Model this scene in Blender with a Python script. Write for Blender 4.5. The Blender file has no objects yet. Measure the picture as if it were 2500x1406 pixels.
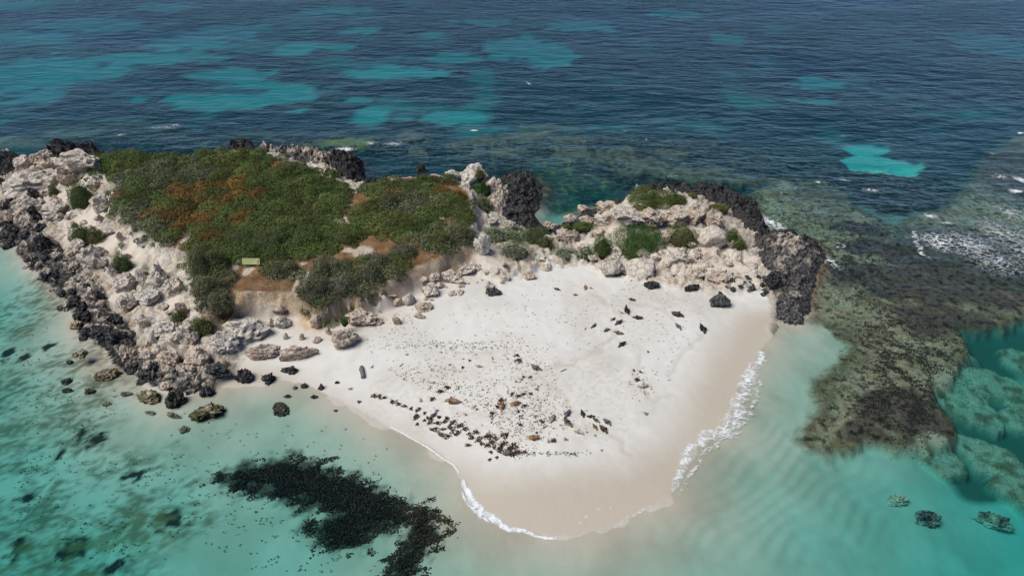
import bpy, math, random
import numpy as np
from mathutils import Vector, Matrix, Euler

sc = bpy.context.scene
COL = sc.collection
# ------------------------------------------------------------------ camera
CAM_H, PITCH, F_PX = 50.0, math.radians(33.0), 1690.0
cam_d = bpy.data.cameras.new("camera"); cam = bpy.data.objects.new("camera", cam_d); COL.objects.link(cam)
cam_d.sensor_width = 36.0; cam_d.lens = F_PX/2500*36; cam_d.clip_start = 0.5; cam_d.clip_end = 30000
cam.location = (0, 0, CAM_H); cam.rotation_euler = (math.pi/2 - PITCH, 0, 0)
sc.camera = cam
# ------------------------------------------------------------------ sky and sun (thin bright overcast)
SUN_EL, SUN_AZ = math.radians(56), math.radians(250)      # azimuth clockwise from +Y (north)
world = bpy.data.worlds.new("World"); sc.world = world; world.use_nodes = True
wn, wl = world.node_tree.nodes, world.node_tree.links
bg = wn["Background"]
sky = wn.new("ShaderNodeTexSky"); sky.sky_type = 'NISHITA'; sky.sun_disc = False
sky.sun_elevation = SUN_EL; sky.sun_rotation = SUN_AZ; sky.altitude = 0; sky.air_density = 0.55; sky.dust_density = 0.2; sky.ozone_density = 4.0
hsv = wn.new("ShaderNodeHueSaturation"); hsv.inputs["Saturation"].default_value = 1.0; hsv.inputs["Value"].default_value = 1.0
wl.new(sky.outputs[0], hsv.inputs["Color"]); tnt = wn.new("ShaderNodeMix"); tnt.data_type = 'RGBA'; tnt.blend_type = 'MULTIPLY'; tnt.inputs[0].default_value = 1.0; tnt.inputs[7].default_value = (0.66, 0.88, 1.10, 1)
wl.new(hsv.outputs[0], tnt.inputs[6]); wl.new(tnt.outputs[2], bg.inputs["Color"])
bg.inputs["Strength"].default_value = 0.062
sun_d = bpy.data.lights.new("sun", 'SUN'); sun_d.energy = 3.2; sun_d.angle = math.radians(40); sun_d.color = (1.0, 0.965, 0.89)
sun = bpy.data.objects.new("sun", sun_d); COL.objects.link(sun)
sd = Vector((math.sin(SUN_AZ)*math.cos(SUN_EL), math.cos(SUN_AZ)*math.cos(SUN_EL), math.sin(SUN_EL)))
sun.rotation_euler = sd.to_track_quat('Z', 'Y').to_euler(); sun.location = (-60, -60, 120)
sc.view_settings.view_transform = 'Standard'; sc.view_settings.look = 'None'
sc.view_settings.exposure = 0.27; sc.view_settings.gamma = 1.0; sc.view_settings.use_curve_mapping = False
sc.render.engine = 'CYCLES'
cy = sc.cycles
cy.max_bounces = 6; cy.diffuse_bounces = 2; cy.glossy_bounces = 2; cy.transmission_bounces = 4; cy.transparent_max_bounces = 10; cy.volume_bounces = 0
cy.caustics_reflective = False; cy.caustics_refractive = False
cy.sample_clamp_direct = 3.0; cy.sample_clamp_indirect = 2.0
cy.use_denoising = True; cy.denoiser = 'OPENIMAGEDENOISE'; cy.denoising_prefilter = 'ACCURATE'

# ------------------------------------------------------------------ helpers
SP, CP = math.sin(PITCH), math.cos(PITCH)
def at(px, py, z=0.0):
    """ground point seen at a photo pixel, on the level z"""
    dx = (np.asarray(px, float)-1250)/F_PX; dy = (703-np.asarray(py, float))/F_PX
    wy = CP + dy*SP; wz = -SP + dy*CP
    t = (np.asarray(z, float)-CAM_H)/wz
    return dx*t, wy*t
def scale_at(py, z=0.0):
    """metres per pixel, and sine of the viewing angle"""
    a = PITCH + math.atan((py-703)/F_PX)
    d = (CAM_H-z)/math.sin(a)
    return d/F_PX*math.cos(a-PITCH), math.sin(a)
rng = np.random.default_rng(7)
_perm = rng.permutation(512); _perm = np.concatenate([_perm, _perm, _perm])
_g2 = np.stack([np.cos(np.linspace(0, 2*np.pi, 512, False)), np.sin(np.linspace(0, 2*np.pi, 512, False))], 1)
_g3 = rng.normal(size=(512, 3)); _g3 /= np.linalg.norm(_g3, axis=1)[:, None]
def _fade(t): return t*t*t*(t*(t*6-15)+10)
def perlin2(x, y, seed=0):
    xi = np.floor(x).astype(np.int64); yi = np.floor(y).astype(np.int64); xf = x-xi; yf = y-yi
    u, v = _fade(xf), _fade(yf); r = 0
    for a in (0, 1):
        for b in (0, 1):
            h = _perm[(_perm[(xi+a+seed*37) & 511]+yi+b) & 511]; g = _g2[h]
            r = r + (g[..., 0]*(xf-a)+g[..., 1]*(yf-b))*(u if a else 1-u)*(v if b else 1-v)
    return r*1.5
def perlin3(p, seed=0):
    i = np.floor(p).astype(np.int64); f = p-i; w = _fade(f); r = 0
    for a in (0, 1):
        for b in (0, 1):
            for c in (0, 1):
                h = _perm[(_perm[(_perm[(i[:, 0]+a+seed*53) & 511]+i[:, 1]+b) & 511]+i[:, 2]+c) & 511]; g = _g3[h]
                r = r + (g[:, 0]*(f[:, 0]-a)+g[:, 1]*(f[:, 1]-b)+g[:, 2]*(f[:, 2]-c))*(w[:, 0] if a else 1-w[:, 0])*(w[:, 1] if b else 1-w[:, 1])*(w[:, 2] if c else 1-w[:, 2])
    return r*1.5
def fbm2(x, y, s, o=4, seed=0):
    r = 0; a = 1.0; t = 0
    for k in range(o):
        r = r + a*perlin2(x/s*2**k+17.3*k, y/s*2**k-9.1*k, seed+k); t += a; a *= 0.5
    return r/t*1.4
def ridge2(x, y, s, o=4, seed=0):
    r = 0; a = 1.0; t = 0
    for k in range(o):
        r = r + a*(1-np.abs(perlin2(x/s*2**k+7.7*k, y/s*2**k-3.1*k, seed+k))*1.6); t += a; a *= 0.5
    return r/t
def fbm3(p, s, o=3, seed=0):
    r = 0; a = 1.0; t = 0
    for k in range(o):
        r = r + a*perlin3(p/s*2**k+5.5*k, seed+k); t += a; a *= 0.5
    return r/t*1.4
def sstep(a, b, x):
    t = np.clip((x-a)/(b-a), 0, 1); return t*t*(3-2*t)
def sdf(x, y, poly):
    """signed distance to a world polygon, positive inside"""
    P = np.asarray(poly, float); Q = np.roll(P, -1, 0)
    d2 = np.full(x.shape, 1e18); ins = np.zeros(x.shape, bool)
    for (ax, ay), (bx, by) in zip(P, Q):
        ex, ey = bx-ax, by-ay; L = ex*ex+ey*ey+1e-12
        t = np.clip(((x-ax)*ex+(y-ay)*ey)/L, 0, 1)
        d2 = np.minimum(d2, (x-ax-t*ex)**2+(y-ay-t*ey)**2)
        if ay != by:
            ins ^= ((ay > y) != (by > y)) & (x < ex*(y-ay)/(by-ay)+ax)
    d = np.sqrt(d2); return np.where(ins, d, -d)
def wpoly(pts, z=None):
    r = []
    for p in pts:
        x, y = at(p[0], p[1], p[2] if len(p) > 2 else (z or 0.0)); r.append((float(x), float(y)))
    return r
def ell(x, y, items, z, warp=0.25, wscale=1.5, seed=3, gain=1.0):
    """soft mask (0..1) of patches given by their picture ellipse, lying on the level z"""
    n = fbm2(x, y, wscale, 4, seed)*warp if warp else 0
    m = np.full(x.shape, -9.0)
    for it in items:
        cx, cy_, rx, ry = it[:4]; ang = it[4] if len(it) > 4 else 0.0
        wx, wy = at(cx, cy_, z); s, sn = scale_at(cy_, z)
        a = rx*s; b = ry*s/sn
        dx, dy = x-wx, y-wy; ca, sa = math.cos(ang), math.sin(ang)
        m = np.maximum(m, 1-np.hypot((dx*ca+dy*sa)/a, (-dx*sa+dy*ca)/b))
    return np.clip((m+n)*3*gain+0.5, 0, 1)
def idw(x, y, pts, p=2.5):
    num = 0; den = 0
    for (wx, wy, v) in pts:
        w = 1.0/(((x-wx)**2+(y-wy)**2)+0.5)**(p/2); num = num+w*v; den = den+w
    return num/den
def mesh_from(name, V, F, mat, attrs=None, smooth=True):
    """V (n,3), F (m,4) or (m,3) index arrays -> mesh"""
    me = bpy.data.meshes.new(name); V = np.asarray(V, np.float32); F = np.asarray(F, np.int32); k = F.shape[1]
    me.vertices.add(len(V)); me.vertices.foreach_set("co", V.ravel())
    me.loops.add(F.size); me.loops.foreach_set("vertex_index", F.ravel())
    me.polygons.add(len(F)); me.polygons.foreach_set("loop_start", np.arange(0, F.size, k, dtype=np.int32))
    me.polygons.foreach_set("use_smooth", np.full(len(F), bool(smooth)))
    for n, a in (attrs or {}).items():
        a = np.asarray(a, np.float32)
        if a.ndim == 2:
            at_ = me.color_attributes.new(n, 'FLOAT_COLOR', 'POINT'); c = np.ones((len(V), 4), np.float32); c[:, :3] = a; at_.data.foreach_set("color", c.ravel())
        else:
            at_ = me.attributes.new(n, 'FLOAT', 'POINT'); at_.data.foreach_set("value", a)
    me.update(calc_edges=True); me.validate()
    if mat: me.materials.append(mat)
    return me
def link(name, me, parent=None, **props):
    o = bpy.data.objects.new(name, me); COL.objects.link(o)
    if parent: o.parent = parent
    for k, v in props.items(): o[k] = v
    return o

# ------------------------------------------------------------------ materials
def mat_new(name):
    m = bpy.data.materials.new(name); m.use_nodes = True
    nt = m.node_tree; b = nt.nodes["Principled BSDF"]; return m, nt, nt.nodes, nt.links, b
def tex_noise(nt, vec, scale, detail=4, rough=0.55):
    n = nt.nodes.new("ShaderNodeTexNoise"); n.inputs["Scale"].default_value = scale; n.inputs["Detail"].default_value = detail; n.inputs["Roughness"].default_value = rough
    nt.links.new(vec, n.inputs["Vector"]); return n
def ramp(nt, fac, stops):
    r = nt.nodes.new("ShaderNodeValToRGB"); e = r.color_ramp.elements
    while len(e) < len(stops): e.new(0.5)
    for k, (p, c) in enumerate(stops):
        e[k].position = p; e[k].color = (c[0], c[1], c[2], 1) if hasattr(c, '__len__') else (c, c, c, 1)
    nt.links.new(fac, r.inputs["Fac"]); return r
def mixc(nt, fac, a, b, mode='MIX'):
    m = nt.nodes.new("ShaderNodeMix"); m.data_type = 'RGBA'; m.blend_type = mode
    for sock, v in ((m.inputs[0], fac), (m.inputs[6], a), (m.inputs[7], b)):
        if hasattr(v, 'is_output'): nt.links.new(v, sock)
        elif hasattr(v, '__len__'): sock.default_value = (v[0], v[1], v[2], 1)
        else: sock.default_value = v
    return m.outputs[2]
def math_n(nt, op, a, b=None, clamp=False):
    m = nt.nodes.new("ShaderNodeMath"); m.operation = op; m.use_clamp = clamp
    for sock, v in zip(m.inputs, (a, b)):
        if v is None: continue
        if hasattr(v, 'is_output'): nt.links.new(v, sock)
        else: sock.default_value = v
    return m.outputs[0]
def attr_n(nt, name, kind='GEOMETRY'):
    a = nt.nodes.new("ShaderNodeAttribute"); a.attribute_name = name; a.attribute_type = kind; return a
def bump_n(nt, h, strength, dist, normal=None):
    b = nt.nodes.new("ShaderNodeBump"); b.inputs["Strength"].default_value = strength; b.inputs["Distance"].default_value = dist
    nt.links.new(h, b.inputs["Height"])
    if normal: nt.links.new(normal, b.inputs["Normal"])
    return b.outputs[0]

def ground_material():
    m, nt, N, L, b = mat_new("ground")
    geo = N.new("ShaderNodeNewGeometry"); pos = geo.outputs["Position"]
    c = attr_n(nt, "Col").outputs["Color"]; rk = attr_n(nt, "rock").outputs["Fac"]
    n1 = tex_noise(nt, pos, 1.3, 6, 0.65).outputs["Fac"]; n2 = tex_noise(nt, pos, 7.0, 5, 0.7).outputs["Fac"]
    f = ramp(nt, n1, [(0.3, 0.82), (0.7, 1.12)]).outputs[0]
    g = ramp(nt, n2, [(0.32, 0.45), (0.62, 1.22)]).outputs[0]
    gs = mixc(nt, rk, (1, 1, 1), g)
    col = mixc(nt, 1.0, mixc(nt, 1.0, c, mixc(nt, rk, (1, 1, 1), f), 'MULTIPLY'), gs, 'MULTIPLY')
    L.new(col, b.inputs["Base Color"]); b.inputs["Roughness"].default_value = 0.9; b.inputs["Specular IOR Level"].default_value = 0.15
    h = math_n(nt, 'MULTIPLY', math_n(nt, 'ADD', n2, math_n(nt, 'MULTIPLY', n1, 1.5)), math_n(nt, 'ADD', math_n(nt, 'MULTIPLY', rk, 0.9), 0.13))
    L.new(bump_n(nt, h, 0.9, 0.18), b.inputs["Normal"])
    return m
GROUND = ground_material()

def rock_material(name, top, side, blackness=0.0):
    """limestone; object property 'dark' brings the black tidal crust, 'tint' a warmer body"""
    m, nt, N, L, b = mat_new(name)
    geo = N.new("ShaderNodeNewGeometry"); pos = geo.outputs["Position"]
    oi = N.new("ShaderNodeObjectInfo")
    off = N.new("ShaderNodeVectorMath"); off.operation = 'ADD'; L.new(pos, off.inputs[0])
    n0 = tex_noise(nt, pos, 0.9, 5, 0.6).outputs["Fac"]; n1 = tex_noise(nt, pos, 3.0, 6, 0.7).outputs["Fac"]; n2 = tex_noise(nt, pos, 11.0, 4, 0.7).outputs["Fac"]
    vo = N.new("ShaderNodeTexVoronoi"); vo.inputs["Scale"].default_value = 3.4; L.new(pos, vo.inputs["Vector"])
    xyz = N.new("ShaderNodeSeparateXYZ"); L.new(geo.outputs["Normal"], xyz.inputs[0])
    pz = N.new("ShaderNodeSeparateXYZ"); L.new(pos, pz.inputs[0])
    tint = attr_n(nt, "tint", 'OBJECT').outputs["Fac"]; dark = attr_n(nt, "dark", 'OBJECT').outputs["Fac"]; grn = attr_n(nt, "algae", 'OBJECT').outputs["Fac"]
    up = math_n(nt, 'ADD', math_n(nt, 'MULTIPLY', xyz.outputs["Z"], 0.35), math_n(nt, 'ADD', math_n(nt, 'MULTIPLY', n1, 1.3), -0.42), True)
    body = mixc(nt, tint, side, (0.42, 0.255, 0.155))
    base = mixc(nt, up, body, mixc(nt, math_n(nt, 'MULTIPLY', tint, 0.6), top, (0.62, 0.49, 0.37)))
    pale = attr_n(nt, "pale", 'OBJECT').outputs["Fac"]
    base = mixc(nt, math_n(nt, 'MULTIPLY', pale, 0.7), base, mixc(nt, n1, (0.74, 0.66, 0.56), (0.93, 0.89, 0.82)))
    # grey lichen blotches
    gl = ramp(nt, n0, [(0.52, 0.0), (0.64, 0.75)]).outputs[0]
    base = mixc(nt, math_n(nt, 'MULTIPLY', gl, 0.42), base, (0.26, 0.24, 0.22))
    bl_ = tex_noise(nt, pos, 1.9, 5, 0.72).outputs["Fac"]
    base = mixc(nt, ramp(nt, bl_, [(0.64, 0.0), (0.70, 0.8)]).outputs[0], base, (0.060, 0.055, 0.052))
    ck = N.new("ShaderNodeTexVoronoi"); ck.feature = 'DISTANCE_TO_EDGE'; ck.inputs["Scale"].default_value = 0.95
    wv = N.new("ShaderNodeVectorMath"); wv.operation = 'ADD'; wn_ = tex_noise(nt, pos, 1.6, 3, 0.6); sv = N.new("ShaderNodeVectorMath"); sv.operation = 'SCALE'; sv.inputs[3].default_value = 0.9
    L.new(wn_.outputs["Color"], sv.inputs[0]); L.new(pos, wv.inputs[0]); L.new(sv.outputs[0], wv.inputs[1]); L.new(wv.outputs[0], ck.inputs["Vector"])
    crack = ramp(nt, ck.outputs["Distance"], [(0.0, 0.0), (0.06, 1.0)]).outputs[0]
    base = mixc(nt, 1.0, base, ramp(nt, ck.outputs["Distance"], [(0.0, 0.45), (0.03, 1.0)]).outputs[0], 'MULTIPLY')
    # pits
    pit = ramp(nt, n2, [(0.30, 0.25), (0.43, 1.0)]).outputs[0]
    base = mixc(nt, 1.0, base, pit, 'MULTIPLY')
    # black crust near the sea
    zz = math_n(nt, 'ADD', math_n(nt, 'MULTIPLY', math_n(nt, 'MULTIPLY', math_n(nt, 'ABSOLUTE', pz.outputs["Z"]), -0.9), math_n(nt, 'SUBTRACT', 1.0, dark, True)), math_n(nt, 'MULTIPLY', n0, 2.6))
    zf = math_n(nt, 'ADD', math_n(nt, 'ADD', zz, -0.35), math_n(nt, 'MULTIPLY', dark, 3.6))
    zf = math_n(nt, 'ADD', zf, -2.0)
    kf = math_n(nt, 'MULTIPLY', math_n(nt, 'ADD', zf, 0.5), 1.6, True)
    blk = mixc(nt, ramp(nt, n1, [(0.40, 0.0), (0.66, 1.0)]).outputs[0], (0.016, 0.016, 0.018), mixc(nt, dark, (0.36, 0.34, 0.32), (0.135, 0.13, 0.13)))
    blk = mixc(nt, ramp(nt, n2, [(0.32, 0.0), (0.44, 1.0)]).outputs[0], (0.010, 0.010, 0.011), blk)
    base = mixc(nt, kf, base, blk)
    gf = math_n(nt, 'MULTIPLY', grn, ramp(nt, n1, [(0.40, 0.0), (0.58, 1.0)]).outputs[0])
    base = mixc(nt, gf, base, (0.135, 0.125, 0.022))
    L.new(base, b.inputs["Base Color"]); b.inputs["Roughness"].default_value = 0.92; b.inputs["Specular IOR Level"].default_value = 0.2
    h = math_n(nt, 'ADD', math_n(nt, 'MULTIPLY', n1, 1.2), math_n(nt, 'MULTIPLY', n2, 0.55))
    h = math_n(nt, 'ADD', h, math_n(nt, 'MULTIPLY', vo.outputs["Distance"], 0.25))
    h = math_n(nt, 'ADD', h, math_n(nt, 'MULTIPLY', crack, 0.5))
    L.new(bump_n(nt, h, 0.9, 0.26), b.inputs["Normal"])
    return m
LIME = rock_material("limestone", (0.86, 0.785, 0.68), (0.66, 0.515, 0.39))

def leaf_material(name):
    m, nt, N, L, b = mat_new(name)
    c = attr_n(nt, "Col").outputs["Color"]
    L.new(c, b.inputs["Base Color"]); b.inputs["Roughness"].default_value = 0.7; b.inputs["Specular IOR Level"].default_value = 0.25
    tr = N.new("ShaderNodeBsdfTranslucent"); L.new(c, tr.inputs["Color"])
    mx = N.new("ShaderNodeMixShader"); mx.inputs[0].default_value = 0.2
    L.new(b.outputs[0], mx.inputs[1]); L.new(tr.outputs[0], mx.inputs[2]); L.new(mx.outputs[0], N["Material Output"].inputs["Surface"])
    return m
LEAF = leaf_material("leaves")
def plain(name, c, rough=0.7, spec=0.3):
    m, nt, N, L, b = mat_new(name)
    b.inputs["Base Color"].default_value = (*c, 1); b.inputs["Roughness"].default_value = rough; b.inputs["Specular IOR Level"].default_value = spec
    return m
def attr_mat(name, rough=0.6, spec=0.3, noise=0.0, nscale=8):
    m, nt, N, L, b = mat_new(name)
    c = attr_n(nt, "Col").outputs["Color"]
    if noise:
        geo = N.new("ShaderNodeNewGeometry")
        n = tex_noise(nt, geo.outputs["Position"], nscale, 4, 0.6).outputs["Fac"]
        c = mixc(nt, 1.0, c, ramp(nt, n, [(0.3, 1-noise), (0.7, 1+noise)]).outputs[0], 'MULTIPLY')
    L.new(c, b.inputs["Base Color"]); b.inputs["Roughness"].default_value = rough; b.inputs["Specular IOR Level"].default_value = spec
    return m

def water_material():
    m, nt, N, L, b = mat_new("sea_water")
    N.remove(b)
    geo = N.new("ShaderNodeNewGeometry"); pos = geo.outputs["Position"]
    chop = attr_n(nt, "chop").outputs["Fac"]
    def mp(rot, sx, sy):
        k = N.new("ShaderNodeMapping"); k.inputs["Rotation"].default_value = (0, 0, rot); k.inputs["Scale"].default_value = (sx, sy, 1); L.new(pos, k.inputs["Vector"]); return k.outputs[0]
    a = tex_noise(nt, mp(0.12, 0.16, 0.30), 1.0, 3, 0.5).outputs["Fac"]
    c = tex_noise(nt, mp(-0.10, 0.6, 1.05), 1.0, 4, 0.62).outputs["Fac"]
    h = math_n(nt, 'ADD', math_n(nt, 'MULTIPLY', a, 1.25), math_n(nt, 'MULTIPLY', c, 0.5))
    gu = tex_noise(nt, mp(0.3, 0.018, 0.03), 1.0, 3, 0.55).outputs["Fac"]
    h = math_n(nt, 'MULTIPLY', math_n(nt, 'MULTIPLY', h, chop), ramp(nt, gu, [(0.35, 0.55), (0.65, 1.45)]).outputs[0])
    nrm = bump_n(nt, h, 1.0, 0.75)
    fr = N.new("ShaderNodeFresnel"); fr.inputs["IOR"].default_value = 1.333; L.new(nrm, fr.inputs["Normal"])
    gl = N.new("ShaderNodeBsdfGlossy"); gl.inputs["Roughness"].default_value = 0.10; gl.inputs["Color"].default_value = (1, 1, 1, 1); L.new(nrm, gl.inputs["Normal"])
    tr = N.new("ShaderNodeBsdfTransparent")
    mx = N.new("ShaderNodeMixShader"); L.new(fr.outputs[0], mx.inputs[0]); L.new(tr.outputs[0], mx.inputs[1]); L.new(gl.outputs[0], mx.inputs[2])
    out = N["Material Output"]; L.new(mx.outputs[0], out.inputs["Surface"])
    va = N.new("ShaderNodeVolumeAbsorption")
    sig = np.array([0.36, 0.053, 0.045]); d = 0.5
    va.inputs["Color"].default_value = (*(1-sig/d), 1); va.inputs["Density"].default_value = d
    L.new(va.outputs[0], out.inputs["Volume"])
    return m
WATER = water_material()

# ------------------------------------------------------------------ terrain outlines (photo pixels, level)
COAST = wpoly([(-60, 566), (0, 556), (30, 600), (75, 655), (120, 690), (170, 750), (195, 800), (245, 850), (300, 905), (370, 940), (430, 962),
  (520, 955), (600, 938), (690, 930), (750, 938), (810, 966), (900, 1016), (980, 1056), (1050, 1092), (1105, 1135), (1137, 1170), (1140, 1200),
  (1165, 1240), (1200, 1265), (1260, 1290), (1350, 1308), (1430, 1305), (1500, 1280), (1560, 1252), (1640, 1212), (1660, 1140), (1690, 1085), (1740, 1060), (1785, 1020),
  (1792, 965), (1815, 920), (1850, 865), (1880, 830), (1898, 800), (1893, 788), (1925, 790), (1955, 788), (1975, 745), (1988, 680), (2014, 625), (1992, 596), (1935, 582), (1885, 580),
  (1858, 545), (1848, 505), (1800, 480), (1720, 468), (1640, 460), (1560, 468), (1545, 490), (1490, 503), (1420, 518), (1395, 545), (1340, 562), (1300, 560), (1285, 545), (1315, 500), (1322, 450), (1300, 436),
  (1240, 432), (1205, 450), (1150, 452), (1080, 450), (1030, 440), (930, 452), (890, 445), (886, 400), (850, 385), (790, 378), (700, 372), (620, 368), (540, 376), (450, 392), (350, 392), (290, 385),
  (235, 368), (150, 366), (100, 385), (40, 380), (0, 385), (-50, 390), (-80, 430), (-85, 500)])
PLAT_PX = [(178, 405, 4.6), (228, 378, 5.2), (330, 367, 5.6), (345, 375, 5.8), (420, 379, 6.0), (540, 368, 6.6), (600, 366, 6.8), (640, 374, 6.6), (700, 384, 6.4), (745, 405, 6.0), (790, 428, 5.8), (835, 445, 5.4), (870, 464, 5.0), (900, 452, 5.2),
  (960, 434, 5.6), (1060, 424, 5.8), (1110, 432, 5.6), (1140, 455, 5.2), (1160, 482, 4.8), (1158, 540, 4.6), (1152, 590, 4.2), (1110, 612, 3.9), (1050, 637, 3.7), (985, 660, 3.6), (930, 698, 3.5), (850, 728, 3.4), (770, 748, 3.2), (735, 722, 3.4), (700, 705, 3.6),
  (640, 712, 3.5), (565, 718, 3.4), (545, 755, 3.2), (500, 742, 3.4), (470, 690, 3.8), (462, 625, 4.0), (430, 605, 4.1), (380, 588, 4.2), (340, 568, 4.4), (300, 530, 4.5), (272, 502, 4.6), (290, 455, 4.8), (250, 432, 4.6)]
PLAT = wpoly(PLAT_PX); PLATZ = [(p[0], p[1], q[2]) for p, q in zip(PLAT, PLAT_PX)]
KNOLL_PX = [(1500, 502, 3.6), (1540, 470, 4.2), (1600, 462, 4.6), (1680, 470, 4.4), (1705, 492, 4.0), (1690, 510, 3.7), (1640, 520, 3.6), (1590, 530, 3.5), (1530, 532, 3.4)]
KNOLL = wpoly(KNOLL_PX); KNOLLZ = [(p[0], p[1], q[2]) for p, q in zip(KNOLL, KNOLL_PX)]
BEACH = wpoly([(470, 985), (545, 915), (575, 880), (585, 850), (520, 822), (545, 790), (600, 772), (680, 768), (760, 772), (850, 742), (935, 712), (990, 688), (1080, 668), (1150, 660), (1230, 690), (1290, 668),
  (1330, 652), (1430, 648), (1500, 672), (1570, 690), (1660, 702), (1760, 715), (1860, 705), (1893, 730), (1897, 800), (2050, 900), (1900, 1420), (950, 1420), (700, 1020)], 0.8)
REEF = wpoly([(1840, 470), (1905, 440), (1990, 450), (2080, 500), (2200, 560), (2330, 640), (2480, 700), (2620, 720), (2620, 780), (2400, 790), (2340, 800), (2375, 850), (2345, 905), (2290, 950), (2308, 1000), (2320, 1062), (2260, 1088), (2190, 1095),
  (2150, 1082), (2105, 1060), (2070, 1085), (2030, 1102), (1975, 1090), (1962, 1075), (1995, 1010), (2010, 940), (2060, 890), (2070, 840), (2030, 800), (1985, 780), (1975, 700), (2010, 640), (1995, 585), (1900, 560), (1860, 520)], -0.4)
REEF2 = wpoly([(2150, 590), (2230, 520), (2330, 490), (2380, 400), (2450, 340), (2560, 300), (2800, 330), (2800, 720), (2560, 720), (2400, 690), (2280, 640)], -0.4)
SHOALS = [(800, 352, 55, 9), (1010, 330, 45, 14), (1180, 345, 45, 14), (1270, 335, 75, 16), (1390, 345, 50, 12), (1400, 378, 60, 18), (1230, 372, 60, 12), (1020, 372, 28, 10), (1500, 380, 50, 20), (1580, 408, 75, 22),
  (1700, 425, 90, 18), (1800, 440, 70, 14), (1640, 375, 50, 10), (1340, 310, 60, 8), (2000, 470, 60, 25), (1120, 355, 30, 8), (860, 350, 50, 11), (40, 350, 90, 14), (180, 325, 70, 8)]
BLOCKS = [(2350, 975, 62, 70, 0.2), (2435, 945, 60, 55, 0.6), (2420, 1120, 60, 60, 0.7), (2480, 1180, 60, 40, 0.7), (2290, 1120, 52, 48, 0.5), (2490, 880, 40, 40, 0), (2490, 1020, 50, 40, 0.2)]
DEPTHS = [(60, 640, .5), (100, 800, .9), (30, 1000, 1.9), (0, 820, 1.5), (100, 1200, 2.2), (300, 1080, 1.3), (400, 1250, 1.6), (600, 1060, .75), (560, 1200, 1.15), (700, 1350, 1.6), (1000, 1390, 1.4), (1300, 1400, 1.15), (1600, 1390, 1.35), (1800, 1200, 1.0), (200, 1390, 2.6),
  (1950, 1000, .75), (1950, 850, .55), (2000, 700, .6), (2000, 1390, 2.0), (2150, 1130, 1.4), (2200, 1260, 2.4), (2350, 1390, 3.6), (2490, 1300, 4.2), (2450, 1200, 3.4), (2450, 950, 2.8), (2480, 780, 2.0), (2330, 1050, 2.6), (2250, 480, 1.3), (2310, 440, 1.6), (2200, 510, 1.0), (2150, 440, 2.8), (2100, 380, 3.2), (2450, 420, 2.6),
  (1400, 480, 2.4), (1350, 520, 1.8), (1250, 390, 3), (600, 330, 4.0), (0, 330, 3), (1000, 400, 3.2), (1700, 390, 2.0), (1500, 330, 3.2), (2000, 340, 4), (120, 250, 5.5), (600, 230, 5), (900, 290, 4.6), (1120, 295, 4.6), (1250, 130, 5.6), (200, 180, 4.4), (500, 60, 6), (1300, 20, 7), (2200, 60, 7), (2000, 220, 6), (1700, 150, 7.5), (2450, 180, 7)]
DEPTHS = [(float(at(a, b, -c)[0]), float(at(a, b, -c)[1]), c) for a, b, c in DEPTHS]
# bright sand holes in the weed of the open sea: x, y, rx, ry, strength
SANDS = [(90, 180, 190, 36), (330, 150, 190, 15), (470, 105, 110, 24), (560, 75, 110, 22), (240, 60, 140, 16), (60, 95, 110, 14), (90, 235, 60, 16), (700, 230, 75, 28), (550, 250, 110, 22), (570, 185, 95, 14), (730, 122, 55, 14), (640, 210, 50, 12), (330, 248, 26, 10), (735, 278, 20, 7),
  (905, 288, 45, 20), (1120, 294, 70, 18), (960, 185, 90, 18), (880, 78, 45, 9), (1060, 86, 30, 8), (1250, 110, 60, 24), (1330, 130, 70, 30), (1110, 140, 60, 18), (1420, 60, 90, 14), (1180, 50, 60, 9), (1780, 85, 40, 12), (2000, 195, 60, 14), (1985, 242, 60, 10), (2160, 440, 85, 34), (2105, 385, 55, 16),
  (2420, 95, 90, 26), (20, 20, 90, 12), (400, 15, 70, 10), (830, 25, 90, 8), (1640, 30, 60, 10), (870, 250, 26, 6), (985, 296, 16, 5), (850, 185, 20, 6), (1075, 185, 20, 8), (820, 120, 40, 8)]

# ------------------------------------------------------------------ terrain
def worley(x, y, s, seed):
    gx, gy = x/s, y/s; ix = np.floor(gx).astype(np.int64); iy = np.floor(gy).astype(np.int64)
    f1 = np.full(x.shape, 9.0); f2 = np.full(x.shape, 9.0); cid = np.zeros(x.shape)
    for a in (-1, 0, 1):
        for b in (-1, 0, 1):
            h = _perm[(_perm[(ix+a+seed*13) & 511]+iy+b) & 511]; h2 = _perm[(h+71) & 511]
            d = np.hypot(ix+a+h/512.0-gx, iy+b+h2/512.0-gy); c = _perm[(h+h2) & 511]/512.0
            nw = d < f1; f2 = np.where(nw, f1, np.minimum(f2, d)); cid = np.where(nw, c, cid); f1 = np.minimum(f1, d)
    return f2-f1, cid
SANDSHELF = [(215, 540, 40, 44), (330, 625, 44, 36), (185, 470, 36, 22), (405, 735, 34, 26), (250, 600, 36, 26), (280, 700, 20, 20), (1570, 553, 95, 12), (1690, 560, 70, 22), (1750, 640, 90, 12), (1460, 570, 50, 9), (1180, 640, 60, 14), (1480, 585, 40, 16), (1640, 590, 10, 26)]
BANKZ = [(640, 742, 115, 42), (760, 735, 60, 60), (850, 715, 80, 46), (950, 688, 80, 36), (1050, 650, 80, 34), (1115, 628, 45, 34), (540, 770, 40, 40)]
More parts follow.
